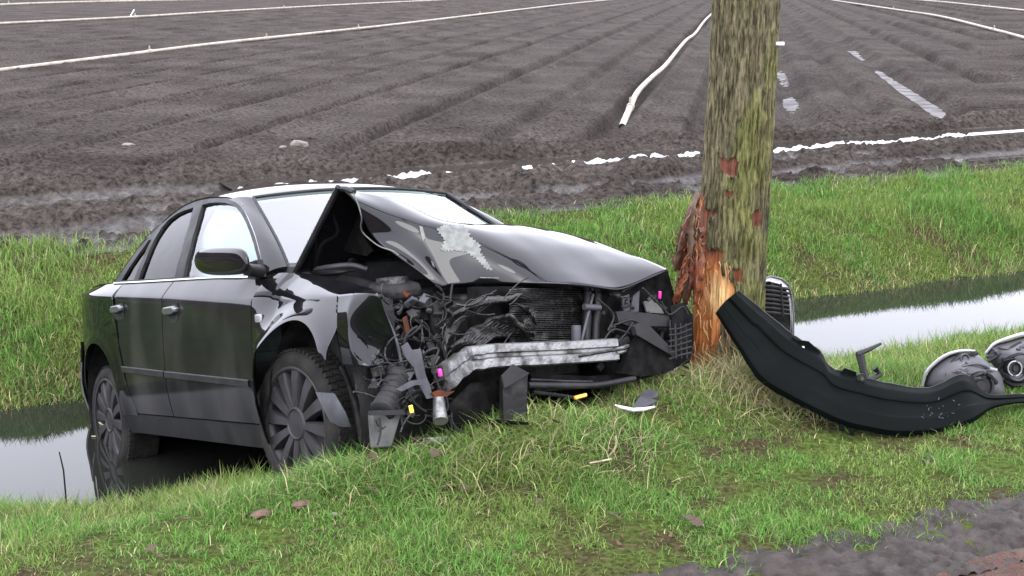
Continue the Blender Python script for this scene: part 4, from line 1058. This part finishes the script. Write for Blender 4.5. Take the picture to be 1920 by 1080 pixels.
flare = .05 * np.exp(-np.maximum(Z + .05, 0) / .12) * np.sin(PH * 5 + 1)
R_ = RR_ + bark_d + flare
def trunk_pts(R): return np.stack([CX + R * np.cos(PH), TY + .04 + R * np.sin(PH), Z], -1).reshape(-1, 3)
P0 = trunk_pts(R_); pu, pv = to_px(P0); front = np.sin(PH).ravel() < .45
jx = 14 * (fbm(pu * .06, pv * .03, 3, 31) - .5) * 2; jy = 16 * (fbm(pu * .08 + 40, pv * .03, 3, 32) - .5) * 2
wound = [(1285, 720), (1285, 480), (1296, 400), (1308, 362), (1322, 400), (1322, 440), (1330, 462), (1350, 478), (1352, 510), (1378, 545), (1392, 600), (1370, 610), (1350, 600), (1345, 640), (1335, 715)]
scr = [[(1342, 288), (1365, 295), (1384, 305), (1382, 330), (1362, 328), (1348, 312)], [(1358, 352), (1378, 356), (1376, 368), (1362, 366)], [(1408, 402), (1430, 398), (1432, 425), (1412, 428)], [(1372, 505), (1392, 500), (1394, 535), (1378, 535)], [(1318, 388), (1340, 395), (1336, 410), (1320, 404)]]
mask = inside(pu + jx * .6, pv + jy, wound) & front
scm = np.zeros(len(pu), bool)
for q in scr: scm |= inside(pu + jx * .5, pv + jy * .6, q) & (np.sin(PH).ravel() < .2)
mk2 = (mask | scm).reshape(Z.shape)
dep = np.where(mask.reshape(Z.shape), .016, 0) + np.where(scm.reshape(Z.shape), .006, 0)
for _ in range(2): dep = (dep + np.roll(dep, 1, 0) + np.roll(dep, -1, 0) + np.roll(dep, 1, 1) + np.roll(dep, -1, 1)) / 5
fib = .006 * (vn(PH / (2 * math.pi) * 70, Z * 4, 12) - .5) + .004 * (vn(PH / (2 * math.pi) * 150, Z * 9, 13) - .5)
Rw = np.where(mk2, RR_ + flare * .6 + fib * 3.2 + .012 * (fbm(PH * 9, Z * 22, 3, 88) - .5), R_) - dep
P1 = trunk_pts(Rw).reshape(*Z.shape, 3)
FM = mk2[:-1] & mk2[1:] & np.roll(mk2, -1, 1)[:-1] & np.roll(mk2, -1, 1)[1:]
ids = np.arange(Z.size).reshape(Z.shape)
quad = np.stack([ids[:-1], np.roll(ids, -1, 1)[:-1], np.roll(ids, -1, 1)[1:], ids[1:]], -1)
def sub_mesh(name, sel, m, tint=None):
    q = quad[sel]; us, inv = np.unique(q, return_inverse=True)
    o = mk(name, P1.reshape(-1, 3)[us], inv.reshape(-1, 4), m, tree)
    if tint is not None:
        at = o.data.attributes.new('tint', 'FLOAT_COLOR', 'POINT'); c = np.concatenate([tint[us], np.ones((len(us), 1))], 1); at.data.foreach_set('color', c.ravel().astype(np.float32))
    return o
# wood colour: fresh pale split wood in the middle, orange and red-brown bast towards the rim and foot
fb = vn(PH / (2 * math.pi) * 120, Z * 5, 22).ravel() * .55 + vn(PH / (2 * math.pi) * 45, Z * 9, 23).ravel() * .45
pale = np.exp(-(((pu - 1345) / 26) ** 2 + ((pv - 555) / 42) ** 2)); pale = np.clip(pale * 1.5 - .5 * (1 - fb), 0, 1)[:, None]
red = np.clip(sstep(610, 690, pv) * .7 + .55 * (fb > .62) + sstep(520, 470, pv) * .9 + scm * .8, 0, 1)[:, None]
wt = np.array([.33, .115, .026]) * (1 - red) + np.array([.115, .030, .011]) * red
wt = wt * (1 - pale) + np.array([.46, .30, .13]) * pale; wt = wt * (.35 + 1.1 * fb[:, None]) * np.where(scm & ~mask, .62, 1.)[:, None]
M['wood'] = attr_mat('torn_wood', .6, 0, .35)
moss = np.clip((fbm(pu * .02, pv * .008, 3, 3) - .38) * 3.2, 0, 1)[:, None] * sstep(1320, 1400, pu)[:, None] * .75 + .12
btint = np.array([.086, .074, .050]) * (1 - moss) + np.array([.076, .082, .028]) * moss
crack = np.clip(1.7 * (.65 * rid ** 1.6 + .35 * rid2 ** 1.3) - .05, .15, 1.5).ravel()[:, None]
soot = np.clip((fbm(pu * .018 + 7, pv * .01, 3, 66) - .52) * 5, 0, 1) * sstep(330, 420, pv); soot = (soot * .7)[:, None]
btint = btint * (.55 + .5 * crack) * (1 - soot) + np.array([.03, .026, .024]) * soot
M['bark'] = attr_mat('bark', .9, 0, .1)
_t = M['bark'].node_tree; _n = _t.nodes; _b = _n['Principled BSDF']; _a = [q for q in _n if q.type == 'ATTRIBUTE'][0]
_tc = _n.new('ShaderNodeTexCoord'); _mp = _n.new('ShaderNodeMapping'); _mp.inputs['Scale'].default_value = (1, 1, .16); _t.links.new(_tc.outputs['Object'], _mp.inputs[0])
_f = _n.new('ShaderNodeTexNoise'); _f.inputs['Scale'].default_value = 75; _f.inputs['Detail'].default_value = 8; _f.inputs['Roughness'].default_value = .7; _t.links.new(_mp.outputs[0], _f.inputs[0])
_g = _n.new('ShaderNodeTexNoise'); _g.inputs['Scale'].default_value = 130; _g.inputs['Detail'].default_value = 4; _t.links.new(_tc.outputs['Object'], _g.inputs[0])
_r = _n.new('ShaderNodeValToRGB'); _e = _r.color_ramp.elements; _e[0].position = .40; _e[0].color = (.30, .29, .27, 1); _e[1].position = .60; _e[1].color = (1.5, 1.48, 1.35, 1); _t.links.new(_f.outputs[0], _r.inputs[0])
_m = _n.new('ShaderNodeMix'); _m.data_type = 'RGBA'; _m.blend_type = 'MULTIPLY'; _m.inputs[0].default_value = 1; _t.links.new(_a.outputs['Color'], _m.inputs[6]); _t.links.new(_r.outputs[0], _m.inputs[7]); _t.links.new(_m.outputs[2], _b.inputs['Base Color'])
_ad = _n.new('ShaderNodeMath'); _ad.operation = 'MULTIPLY_ADD'; _ad.inputs[1].default_value = .3; _t.links.new(_g.outputs[0], _ad.inputs[0]); _t.links.new(_f.outputs[0], _ad.inputs[2])
_p = _n.new('ShaderNodeBump'); _p.inputs['Strength'].default_value = .9; _p.inputs['Distance'].default_value = .008; _t.links.new(_ad.outputs[0], _p.inputs['Height']); _t.links.new(_p.outputs[0], _b.inputs['Normal'])
sub_mesh('bark', ~FM, M['bark'], btint); sub_mesh('exposed_wood', FM, M['wood'], wt)
# limbs above the frame
top = np.array([cx[-1], TY + .04, zt_[-1]])
for i in range(7):
    a = i * 2.4; L = 1.6 + .5 * (i % 3); zb_ = 3.6 + .3 * i; st = np.array([np.interp(zb_, zt_, cx), TY + .04, zb_])
    tube('limb', [st + np.array([math.cos(a) * L * t, math.sin(a) * L * t, L * .7 * t ** 1.3]) for t in np.linspace(0, 1, 8)], list(np.linspace(.05, .012, 8)), mat('limb_bark', (.12, .10, .075), .9, bump=.5), tree)
# hanging strips of torn bark
rt = random.Random(3)
for i in range(34):
    t0 = rt.random(); u0 = 1316 - 6 * rt.random(); v0 = 358 + 120 * t0 ** 1.6
    u1 = 1258 + 52 * rt.random(); v1 = min(v0 + rt.uniform(60, 190), 572)
    n_ = 18; w_ = rt.uniform(2, 7.5); V_ = []
    for j in range(n_):
        t = j / (n_ - 1); u = u0 + (u1 - u0) * (t ** .6) + 3 * math.sin(4 * t + i) + rt.uniform(-1, 1); v = v0 + (v1 - v0) * t
        hwp = w_ * (.5 + .7 * math.sin(math.pi * min(1, .2 + t * .8)) ** .7) * (1 + .5 * rt.uniform(-1, 1)); Y = TY - .13 - .05 * math.sin(3 * t) - .004 * (i % 12)
        for k_ in (-1, -.3, .4, 1): V_.append(at_y(u + hwp * k_ * .8, v + rt.uniform(-3, 3), Y + .02 * k_ * math.sin(i) + rt.uniform(-.008, .008)))
    o = mk('torn_bark', V_, gridf(n_, 4), M['wood'], tree, thick=.006)
    nv = len(o.data.vertices)
    at = o.data.attributes.new('tint', 'FLOAT_COLOR', 'POINT'); base = np.array([(.085, .024, .011), (.125, .036, .014), (.055, .018, .011), (.07, .045, .028), (.17, .06, .02)][i % 5])
    c = np.concatenate([base * np.random.default_rng(i).uniform(.5, 1.5, (nv, 1)), np.ones((nv, 1))], 1); at.data.foreach_set('color', c.ravel().astype(np.float32))
lst = []
for i in range(40):
    u, v = rt.uniform(1262, 1345), rt.uniform(380, 575)
    if u > 1300 and v < 470: u -= 30
    p = at_y(u, v, TY - .17); d = np.array([rt.uniform(-.03, .03), rt.uniform(-.04, 0), rt.uniform(-.06, .04)]); lst.append(([p, p + d * .5 + np.array([0, -.01, 0]), p + d], .0022))
o = tubes('splinters', lst, M['orange'], tree, 4); o['kind'] = 'stuff'
M['split'] = mat('split_wood', (.30, .16, .06), .6, 0, (.14, .05, .018), 40, stretch=(1, 1, .2)); lst = []
for i in range(60):
    u, v = rt.uniform(1300, 1372), rt.uniform(490, 690)
    p = at_y(u, v, TY - .135 - .03 * (1 - ((u - 1366) / 66) ** 2)); L = rt.uniform(.02, .07); lst.append(([p, p + np.array([rt.uniform(-.008, .008), -.008, -L * .5]), p + np.array([rt.uniform(-.015, .015), -.012 - .02 * rt.random(), -L])], [.003, .0025, .0008]))
o = tubes('splinters', lst, M['split'], tree, 4); o['kind'] = 'stuff'
V_, F_ = box_geo(at_y(1461, 82, TY - .03), np.eye(3), (.022, .012, .008)); bevel(mk('white_tag', V_, F_, M['white'], tree), .003)
# crack line on the right flank
tube('bark_crack', [at_y(1431, v, TY + .0) for v in (430, 500, 560, 620)], .006, M['dark'], tree, n=5)

# ================================================================== torn off bumper cover
up_ = [(1385, 545, 5.60), (1430, 582, 5.53), (1478, 621, 5.46), (1502, 638, 5.43), (1538, 660, 5.40), (1556, 688, 5.36), (1600, 702, 5.32), (1660, 718, 5.31), (1740, 727, 5.36), (1806, 703, 5.44), (1850, 738, 5.50), (1920, 741, 5.58), (1990, 744, 5.72)]
lo_ = [(1342, 588, 5.57), (1385, 655, 5.43), (1425, 715, 5.31), (1480, 750, 5.23), (1550, 785, 5.15), (1590, 800, 5.12), (1640, 811, 5.105), (1690, 817, 5.11), (1760, 811, 5.16), (1820, 794, 5.26), (1862, 765, 5.42), (1925, 754, 5.52), (1990, 753, 5.67)]
UPc = catmull(up_, 130); LOc = catmull(lo_, 130); V_ = []; nr_ = 33; je = np.random.default_rng(4)
for j in range(130):
    for t in np.linspace(0, 1, nr_):
        ej = 1.6 * (fbm(np.array([j * .35]), np.array([t * 3]), 2, 44)[0] - .5) * (4 if (j > 36 and j < 62 and t < .1) else 1.5); q = UPc[j] * (1 - t) + LOc[j] * t; q[1] += ej * (abs(t - .5) > .44); bul = np.interp(t, [0, .09, .13, .30, .36, .62, .66, .9, 1], [-.02, .004, .018, .020, .004, .014, .026, .020, -.012])
        q = at_y(q[0] - (5 * math.sin(math.pi * t) if j < 12 else 0), q[1], q[2] - bul); V_.append(q)
cover = empty('bumper_cover', tuple(at_ground(1640, 815)))
setp(cover, 'curved black plastic bumper cover torn off and leaning against the tree foot', 'bumper')
def ch(o, par=cover):      # give world built meshes a parent without moving them
    o.parent = par; o.matrix_parent_inverse = Matrix.Translation(Vector(par.location)).inverted() if not par.parent else Matrix.Translation(Vector(par.parent.location)).inverted(); return o
shell = mk('shell', V_, gridf(130, nr_), M['cover'], None, thick=.004, autos=25); ch(shell)
ch(tube('edge_highlight', [V_[j * nr_] for j in range(130)], .0045, M['plastic'], n=5))  # lighter tube puts a highlight along the upper edge
def wplate(name, pts, m, thick, par, maxlen=None):
    V2, F = poly_tris([(a, b_) for a, b_, c in pts], maxlen); Pd = np.array(pts)
    out = []
    for u, v in V2:
        d = np.hypot(Pd[:, 0] - u, Pd[:, 1] - v) + 1e-3; Y = np.sum(Pd[:, 2] / d ** 2) / np.sum(1 / d ** 2); out.append(at_y(u, v, Y))
    o = mk(name, out, F, m, None, False, thick); ch(o, par); return o
wplate('mounting_tab', [(1484, 628, 5.44), (1494, 637, 5.43), (1516, 640, 5.41), (1537, 658, 5.40), (1534, 684, 5.39), (1500, 660, 5.42)], M['cover'], .008, cover)
wplate('mounting_tab', [(1574, 700, 5.34), (1584, 690, 5.34), (1606, 698, 5.33), (1604, 712, 5.33)], M['cover'], .008, cover)
ch(tube('bracket', [at_y(1625, 716, 5.36), at_y(1618, 690, 5.38), at_y(1612, 662, 5.40)], [.018, .016, .02], M['plastic'], n=6))
ch(tube('bracket', [at_y(1607, 664, 5.39), at_y(1630, 655, 5.40), at_y(1652, 644, 5.43)], [.012, .010, .006], M['plastic'], n=6))
ch(tube('bracket', [at_y(1632, 712, 5.40), at_y(1650, 702, 5.42), at_y(1640, 690, 5.42)], .014, M['plastic'], n=6))
pb = at_y(1615, 708, 5.295); ch(tube('washer', [pb, pb + np.array([0, -.008, 0])], .020, M['plastic'], n=16)); ch(tube('bolt', [pb + np.array([0, -.008, 0]), pb + np.array([0, -.013, 0])], .009, M['chrome'], n=8))
pb = at_y(1506, 651, 5.40); ch(tube('hole_rim', [pb, pb + np.array([0, -.003, 0])], .006, M['white'], n=10))
ch(tube('lug', [at_y(1578, 796, 5.13), at_y(1577, 808, 5.12)], .012, M['cover'], n=6)); ch(tube('lug', [at_y(1598, 803, 5.11), at_y(1596, 816, 5.10)], .012, M['cover'], n=6))
sb_ = BVHTree.FromPolygons([Vector(v) for v in V_], gridf(130, nr_))
def on_cover(u, v):
    d = Vector(ray(u, v)).normalized(); loc, nr, i, di = sb_.ray_cast(Vector(CAMP), d)
    return None if loc is None else np.array(loc - d * .006)
for i in range(18):      # scuffs
    u, v = (rt.uniform(1730, 1810), rt.uniform(745, 785)) if i < 20 else (rt.uniform(1600, 1720), rt.uniform(730, 800)); a = rt.uniform(0, 6.3); L = rt.uniform(1, 6 if i < 20 else 3)
    p, q = on_cover(u, v), on_cover(u + L * math.cos(a), v + L * math.sin(a))
    if p is not None and q is not None: ch(tube('scuff', [p, q], .0016, M['greyplastic'], n=4))

# ================================================================== two torn out headlamps
def lamp_unit(name, label, outline, Y0, domed, rim, caps, ribs):
    e = empty(name, tuple(at_ground(np.mean([a for a, b_ in outline]), max(b_ for a, b_ in outline)))); setp(e, label, 'headlamp')
    c = np.mean(np.array(outline), 0); n_ = len(outline) * 4; ol = catmull(outline + outline[:1], n_ + 1)[:-1]; V_ = []
    for sc_, dy in ((.96, .16), (1.0, .10), (1.0, .05), (.97, .0), (.90, -.03), (.72, -.03 - domed * .5), (.45, -.03 - domed * .85), (.12, -.03 - domed)):
        for u, v in ol: V_.append(at_y(c[0] + (u - c[0]) * sc_, c[1] + (v - c[1]) * sc_, Y0 + dy))
    h_ = mk('housing', V_, gridf(8, n_, True) + [tuple(range(7 * n_, 8 * n_)), tuple(range(n_))], M['housing'], autos=50); ch(h_, e)
    rl = random.Random(int(Y0 * 100))
    for i in range(16):
        t = rl.uniform(0, 6.28); k_ = rl.uniform(.2, .85); j = int(t / 6.283 * n_) % n_; u, v = c + (ol[j] - c) * k_
        ch(box('moulding', tuple(at_y(u, v, Y0 - .035 - domed * (1 - k_))), (rl.uniform(.006, .03), .02, rl.uniform(.004, .014)), (M['housing'], M['plastic'], M['greyplastic'])[i % 3], None, (rl.uniform(-.5, .5), rl.uniform(-.7, .7), rl.uniform(-.5, .5)), .003), e)
    R1 = catmull(rim, 26); V_ = []
    for u, v, w_ in R1:
        d = np.array([u, v]) - c; d /= np.linalg.norm(d)
        for k_, dy in ((-.05, -.03), (.2, -.040), (.45, -.025), (.55, .02), (.5, .12)): V_.append(at_y(u + d[0] * w_ * k_, v + d[1] * w_ * k_, Y0 + dy))
    ch(mk('lens', V_, gridf(26, 5), M['lens'], thick=.003), e)
    for u, v, r_, dy, m in caps:
        p = at_y(u, v, Y0 + dy); px_ = r_ / FPX * Y0 * 1.02; ax = np.array([.12, -1, .25]); ax /= np.linalg.norm(ax)
        V_, F = lathe([(-.05, px_ * 1.1), (0, px_ * 1.08), (.012, px_), (.012, px_ * .84), (.0, px_ * .78), (.0, px_ * .5), (.008, px_ * .42), (.008, .001)], 36)
        b0 = np.cross(ax, [0, 0, 1]); b0 /= np.linalg.norm(b0); b1 = np.cross(b0, ax); Bm = np.stack([b0, ax, b1])
        ch(mk('bulb_cap', [p + np.array(q) @ Bm for q in V_], F, m, autos=35), e)
    for pts, r_, m in ribs: ch(tube('rib', [at_y(u, v, Y0 + dy) for u, v, dy in pts], r_, m, n=6, smooth_n=14), e)
    return e
lamp_unit('headlamp', 'broken grey headlamp unit lying just behind the torn bumper cover', [(1732, 722), (1744, 694), (1774, 670), (1802, 661), (1828, 662), (1848, 676), (1872, 696), (1881, 718), (1879, 748), (1810, 758), (1750, 745)], 5.74, .07,
    [(1731, 724, 8), (1738, 700, 10), (1755, 682, 11), (1775, 668, 10), (1800, 660, 8), (1828, 659, 5)],
    [(1838, 724, 26, -.10, M['plastic']), (1808, 672, 9, -.06, M['housing']), (1776, 702, 6, -.07, M['greyplastic'])],
    [([(1766, 716, -.06), (1778, 690, -.06), (1802, 668, -.05), (1832, 662, -.03)], .012, M['plastic']), ([(1810, 735, -.08), (1822, 708, -.10), (1848, 700, -.10), (1868, 718, -.08)], .012, M['plastic']), ([(1790, 690, -.08), (1830, 682, -.09), (1862, 694, -.05)], .007, M['greyplastic']), ([(1760, 725, -.05), (1756, 708, -.05), (1768, 690, -.05)], .008, M['plastic']), ([(1850, 690, -.06), (1868, 694, -.05)], .010, M['lens'])])
lamp_unit('headlamp', 'broken headlamp unit with pale round bulb ring, lying at the ditch edge', [(1847, 668), (1858, 648), (1888, 640), (1925, 630), (1975, 628), (2010, 655), (2010, 705), (1965, 722), (1910, 720), (1884, 712), (1868, 692)], 5.92, .06,
    [(1850, 662, 7), (1866, 646, 10), (1890, 637, 11), (1930, 627, 12), (1975, 625, 10)],
    [(1903, 691, 13, -.10, M['plastic']), (1906, 694, 20, -.07, M['housing'])],
    [([(1852, 678, -.05), (1880, 662, -.06), (1912, 652, -.06)], .010, M['plastic']), ([(1872, 694, -.05), (1890, 672, -.08), (1918, 664, -.08), (1930, 690, -.08)], .009, M['plastic']), ([(1880, 712, -.03), (1900, 722, -.03), (1930, 720, -.03)], .012, M['dark']), ([(1890, 655, -.06), (1915, 643, -.05)], .009, M['plastic']), ([(1903 + 13 * math.cos(a), 691 + 14 * math.sin(a), -.118) for a in np.linspace(0, 6.28, 12)], .0035, M['lens'])])

# ================================================================== litter on the grass
def on_ground_poly(name, px, m, thick, lift, par=None):
    V2, F = poly_tris(px); return mk(name, [at_ground(u, v) + np.array([0, 0, lift]) for u, v in V2], F, m, par, False, thick)
sh = empty('plastic_shard', tuple(at_ground(1205, 785))); setp(sh, 'grey plastic shard with a white strip lying in the grass below the car', 'debris')
ch(on_ground_poly('flap', [(1184, 788), (1196, 772), (1208, 755), (1220, 752), (1233, 758), (1232, 768), (1220, 770), (1232, 776), (1214, 784), (1202, 790)], M['greyplastic'], .004, .055), sh)
V_ = [at_ground(u, v) + np.array([0, -.02, .06]) for u, v in ((1152, 782), (1162, 786), (1185, 791), (1205, 790), (1226, 785))]
ch(tube('strip', V_, [.003, .007, .008, .008, .004], M['white'], n=6), sh)
o = tube('trim_strip', [at_ground(u, v) + np.array([0, 0, .06]) for u, v in ((846, 822), (880, 820), (930, 818), (990, 821))], [.004, .009, .012, .006], M['cover'], n=6); setp(o, 'thin black trim strip lying in long grass before the crushed bumper', 'debris')
o = tube('twig', [at_ground(1148, 858) + np.array([d, 0, z]) for d, z in ((-.02, .0), (.005, .03), (.015, .06), (.012, .09))], [.004, .0045, .004, .003], M['stem'], n=5, smooth_n=10); setp(o, 'short pale curved twig sticking up from the mown grass', 'twig')
o = tube('twig', [at_ground(u, v) + np.array([0, 0, .03]) for u, v in ((1105, 882), (1128, 878), (1146, 874))], .004, M['stem'], n=5); setp(o, 'thin brown twig lying flat at the foot of the curved twig', 'twig')
pr = at_z(121, 905, -.35); o = tube('reed_stalk', [pr + np.array([0, 0, -.1]), pr + np.array([0, 0, .06]), pr + np.array([-.012, 0, .15])], [.004, .004, .003], M['dark'], n=5); setp(o, 'single dark reed stalk standing at the water edge', 'reed')
for pts in ([(172, 770), (178, 777), (186, 790)], [(178, 786), (190, 795), (200, 800)], [(196, 800), (212, 812), (222, 826)], [(228, 836), (245, 842), (266, 839)], [(172, 818), (198, 818), (216, 819)]):
    o = tube('floating_twig', [at_z(u, v, WZ + .006 if v > 815 else WZ + .09) for u, v in pts], .005, M['stem'], n=5)
    setp(o, 'pale twig caught in the ditch water around the rear wheel', 'twig', 'twigs in the water by the rear wheel')
def chunk(name, u, v, r_, m, label, cat, group=None, seed=0, zf=ground_z, flatten=.55, lift=.3):
    p = at_ground(u, v, zf); rg_ = np.random.default_rng(seed); bm = bmesh.new(); bmesh.ops.create_icosphere(bm, subdivisions=1 if 'brick' in name else 2, radius=1)
    for q in bm.verts:
        k_ = 1 + .45 * (fbm(np.array([q.co.x * 1.7 + seed]), np.array([q.co.y * 1.7 + q.co.z * 1.3]), 2, seed)[0] - .5) * 2
        q.co = Vector((q.co.x * r_[0] * k_, q.co.y * r_[1] * k_, q.co.z * r_[2] * k_))
    me = bpy.data.meshes.new(name); bm.to_mesh(me); bm.free(); me.materials.append(m); o = bpy.data.objects.new(name, me); COL.objects.link(o)
    o.location = (p[0], p[1], p[2] + r_[2] * lift); o.rotation_euler = (0, 0, seed * 1.3); setp(o, label, cat, group); return o
chunk('brick_fragment', 490, 966, (.05, .035, .012), M['brick'], 'flat reddish brick fragment half sunk in the grass', 'brick', None, 3, lift=.5)
chunk('brick_fragment', 566, 948, (.045, .03, .014), M['brick'], 'tilted pale red brick fragment beside the flat one', 'brick', None, 8, lift=.5)
chunk('stone', 628, 966, (.014, .012, .010), M['stone'], 'small pale pebble in the grass near the brick fragments', 'stone', None, 9)
chunk('stone', 562, 274, (.12, .08, .06), M['stone'], 'large pale rounded stone at the edge of the ploughed field', 'stone', None, 12, field_full)
chunk('stone', 530, 277, (.05, .04, .02), M['stone'], 'small flat stone beside the large field stone', 'stone', None, 15, field_full)
chunk('stone', 240, 272, (.08, .05, .02), M['stone'], 'flat pale stone lying alone on the field edge', 'stone', None, 17, field_full)
chunk('earth_clod', 1735, 868, (.030, .026, .02), M['dark'], 'small dark clod of earth on the grass below the bumper cover', 'clod', None, 19)
# dead leaves
def leaf_mesh(i):
    rg_ = random.Random(i); ol = [(0, -1), (.35, -.7), (.30, -.45), (.62, -.35), (.5, -.05), (.8, .15), (.45, .35), (.5, .65), (.18, .7), (0, 1)]
    ol = [(a * rg_.uniform(.8, 1.2), b_ * rg_.uniform(.9, 1.1)) for a, b_ in ol]; V_ = [(0, b_, .25 * b_ * b_) for a, b_ in ol]; n_ = len(ol); V_ = []
    for s_, in ((-1,), (0,), (1,)):
        for a, b_ in ol: V_.append((s_ * a, b_, .3 * abs(s_ * a) * rg_.uniform(.6, 1.4) + .2 * b_ * b_ + rg_.uniform(-.05, .05)))
    me = bpy.data.meshes.new('dead_leaf'); me.from_pydata(V_, [], gridf(3, n_)); me.materials.append(M['leaf']); return me
LM = [leaf_mesh(i) for i in range(5)]
spots = [(130, 956), (228, 958), (248, 968), (420, 960), (285, 1046), (562, 876), (575, 868), (690, 888), (700, 895), (780, 862), (798, 856), (808, 868), (815, 890), (702, 938), (740, 846), (640, 905), (556, 800), (1150, 985), (1290, 990), (1305, 996), (1040, 830), (1280, 740), (1262, 735), (1300, 748), (935, 1040), (350, 990), (70, 630), (1420, 905), (1010, 955), (870, 930)]
for i, (u, v) in enumerate(spots):
    p = at_ground(u, v) if v > 650 else at_ground(u, v)
    o = bpy.data.objects.new('dead_leaf', LM[i % 5]); COL.objects.link(o); s_ = rt.uniform(.016, .034)
    o.scale = (s_, s_, s_); o.location = (p[0], p[1], p[2] + .035 + (.05 if v < 900 else 0)); o.rotation_euler = (rt.uniform(-.5, .5), rt.uniform(-.5, .5), rt.uniform(0, 6.3))
    zone = ('curled brown dead leaf in the dry grass at the tree foot' if u > 1200 and v < 800 else 'brown dead leaf in the long grass below the crushed front wing' if v < 910 and 500 < u < 1100 else
            'brown dead leaf lying along the bank left of the brick fragments' if u < 460 else 'brown dead leaf lying flat on the short mown grass')
    setp(o, zone, 'leaf', 'dead leaves: ' + zone)

# ================================================================== irrigation pipes on the field
def pipe_at(px, z0=-.13): return [at_z(u, v, z0) for u, v in px]
def pipe(px, r_, label, joints, nseg=60, open_end=False, wob=.0):
    P = catmull(pipe_at(px), nseg); P[:, 0] += wob * np.sin(np.arange(nseg) * .9); e = empty('irrigation_pipe', tuple(P[0])); setp(e, label, 'pipe', None)
    ch(tube('pipe_run', P, r_, M['pipe'], n=10, cap=not open_end), e)
    for j in joints:
        a = P[j]; d = P[min(j + 1, nseg - 1)] - a; d /= np.linalg.norm(d)
        ch(tube('coupling', [a - d * .12, a + d * .12], r_ * 1.35, M['pipe'], n=10), e); ch(tube('riser', [a, a + np.array([0, 0, r_ * 3.2])], r_ * .45, M['pipe'], n=6), e)
    if open_end:
        d = P[1] - P[0]; d /= np.linalg.norm(d); ch(tube('bore_shade', [P[0] + d * .02, P[0] + d * .3], r_ * .93, M['dark'], n=10), e)  # dark plug paints the shade inside the open end
    return e
pipe([(1166, 238), (1180, 205), (1196, 172), (1222, 145), (1248, 122), (1272, 92), (1288, 74), (1304, 62), (1322, 38), (1342, 20), (1362, 8), (1374, -6)], .05, 'pale irrigation pipe with open end running away beside the tree', [8], 80, True)
pipe([(-80, 143), (0, 132), (210, 106), (412, 81), (620, 59), (740, 46), (900, 27), (1060, 8), (1140, 0), (1230, -8)], .052, 'long pale irrigation pipe across the beds behind the car, closest to the ditch', [6, 18, 26, 34, 46], 70)
pipe([(-80, 49), (0, 44), (246, 32), (440, 20), (640, 9), (830, 0), (960, -5)], .06, 'pale irrigation pipe with an upright riser crossing the field beyond the nearer pipe', [6, 20, 34, 48], 60)
e = pipe([(-80, 15), (0, 9), (140, 4), (350, 0), (520, -4)], .085, 'faint irrigation pipe furthest away on the ploughed field', [14, 30], 50)
pipe([(1520, -7), (1560, 0), (1680, 18), (1760, 30), (1850, 52), (1925, 72), (2010, 98)], .055, 'pale irrigation pipe on the beds right of the tree', [16, 34], 50)
pipe([(1660, -4), (1750, 2), (1850, 12), (1925, 20), (2000, 30)], .06, 'thin grey irrigation pipe beyond the one right of the tree', [20], 40)
p = at_z(246, 31, -.13); o = tube('marker_stake', [p + np.array([-.1, 0, -.1]), p + np.array([.18, 0, .35])], .04, M['white'], n=6); setp(o, 'short white stake leaning on the second irrigation pipe', 'stake')

# ================================================================== long dry grass round the tree and in front of the wreck
rg = np.random.default_rng(8)
def tuft(name, cx_, cy_, sx_, sy_, n, h0_, h1_, straw, seed, wd=(.0025, .0045), lean=(.5, 1.3), excl=.17):
    x = rg.normal(cx_, sx_, n); y = rg.normal(cy_, sy_, n)
    if excl: k_ = np.hypot(x - cx[10], y - TY) > excl; x, y = x[k_], y[k_]
    N = len(x); return blades(name, np.stack([x, y, ground_z(x, y) - .004], 1), rg.uniform(h0_, h1_, N), rg.uniform(*wd, N), rg.uniform(*lean, N), tintmix(N, x, y, straw, rg), seed=seed)
tuft('dry_grass', 1.12, 5.72, .22, .16, 4200, .08, .24, .72, 11)
tuft('dry_grass', 1.22, 5.52, .15, .12, 1800, .10, .26, .85, 12)
tuft('dry_grass', .62, 5.50, .22, .16, 3600, .05, .14, .38, 13, excl=0)
tuft('dry_grass', .05, 4.78, .28, .12, 4600, .05, .15, .28, 14, excl=0)
tuft('wheel_grass', -.38, 4.66, .20, .10, 4400, .08, .20, .22, 15, excl=0)
tuft('wheel_grass', -.95, 4.70, .25, .10, 1800, .05, .13, .2, 16, excl=0)
tuft('wheel_grass', -.72, 4.70, .12, .07, 2200, .07, .17, .25, 17, excl=0)
# scraps of dead leaves along the bank and the tree foot
n_ = 1500; x, y, s, v = scatter(n_ * 3, -2.5, 6.5, 3.3, 5.3, rg); k_ = infrustum(x, y) & clear_of_car(x, y) & (rg.random(len(x)) < .12 + .88 * sstep(.5, .66, fbm(x * 1.9, y * 1.9, 3, 83))); x, y = x[k_], y[k_]; N = len(x)
blades('leaf_litter', np.stack([x, y, ground_z(x, y) + .012], 1), rg.uniform(.012, .032, N), rg.uniform(.006, .016, N), rg.uniform(1.1, 1.6, N), np.array([.085, .055, .033]) * rg.uniform(.35, 1.5, (N, 1)), seed=31)
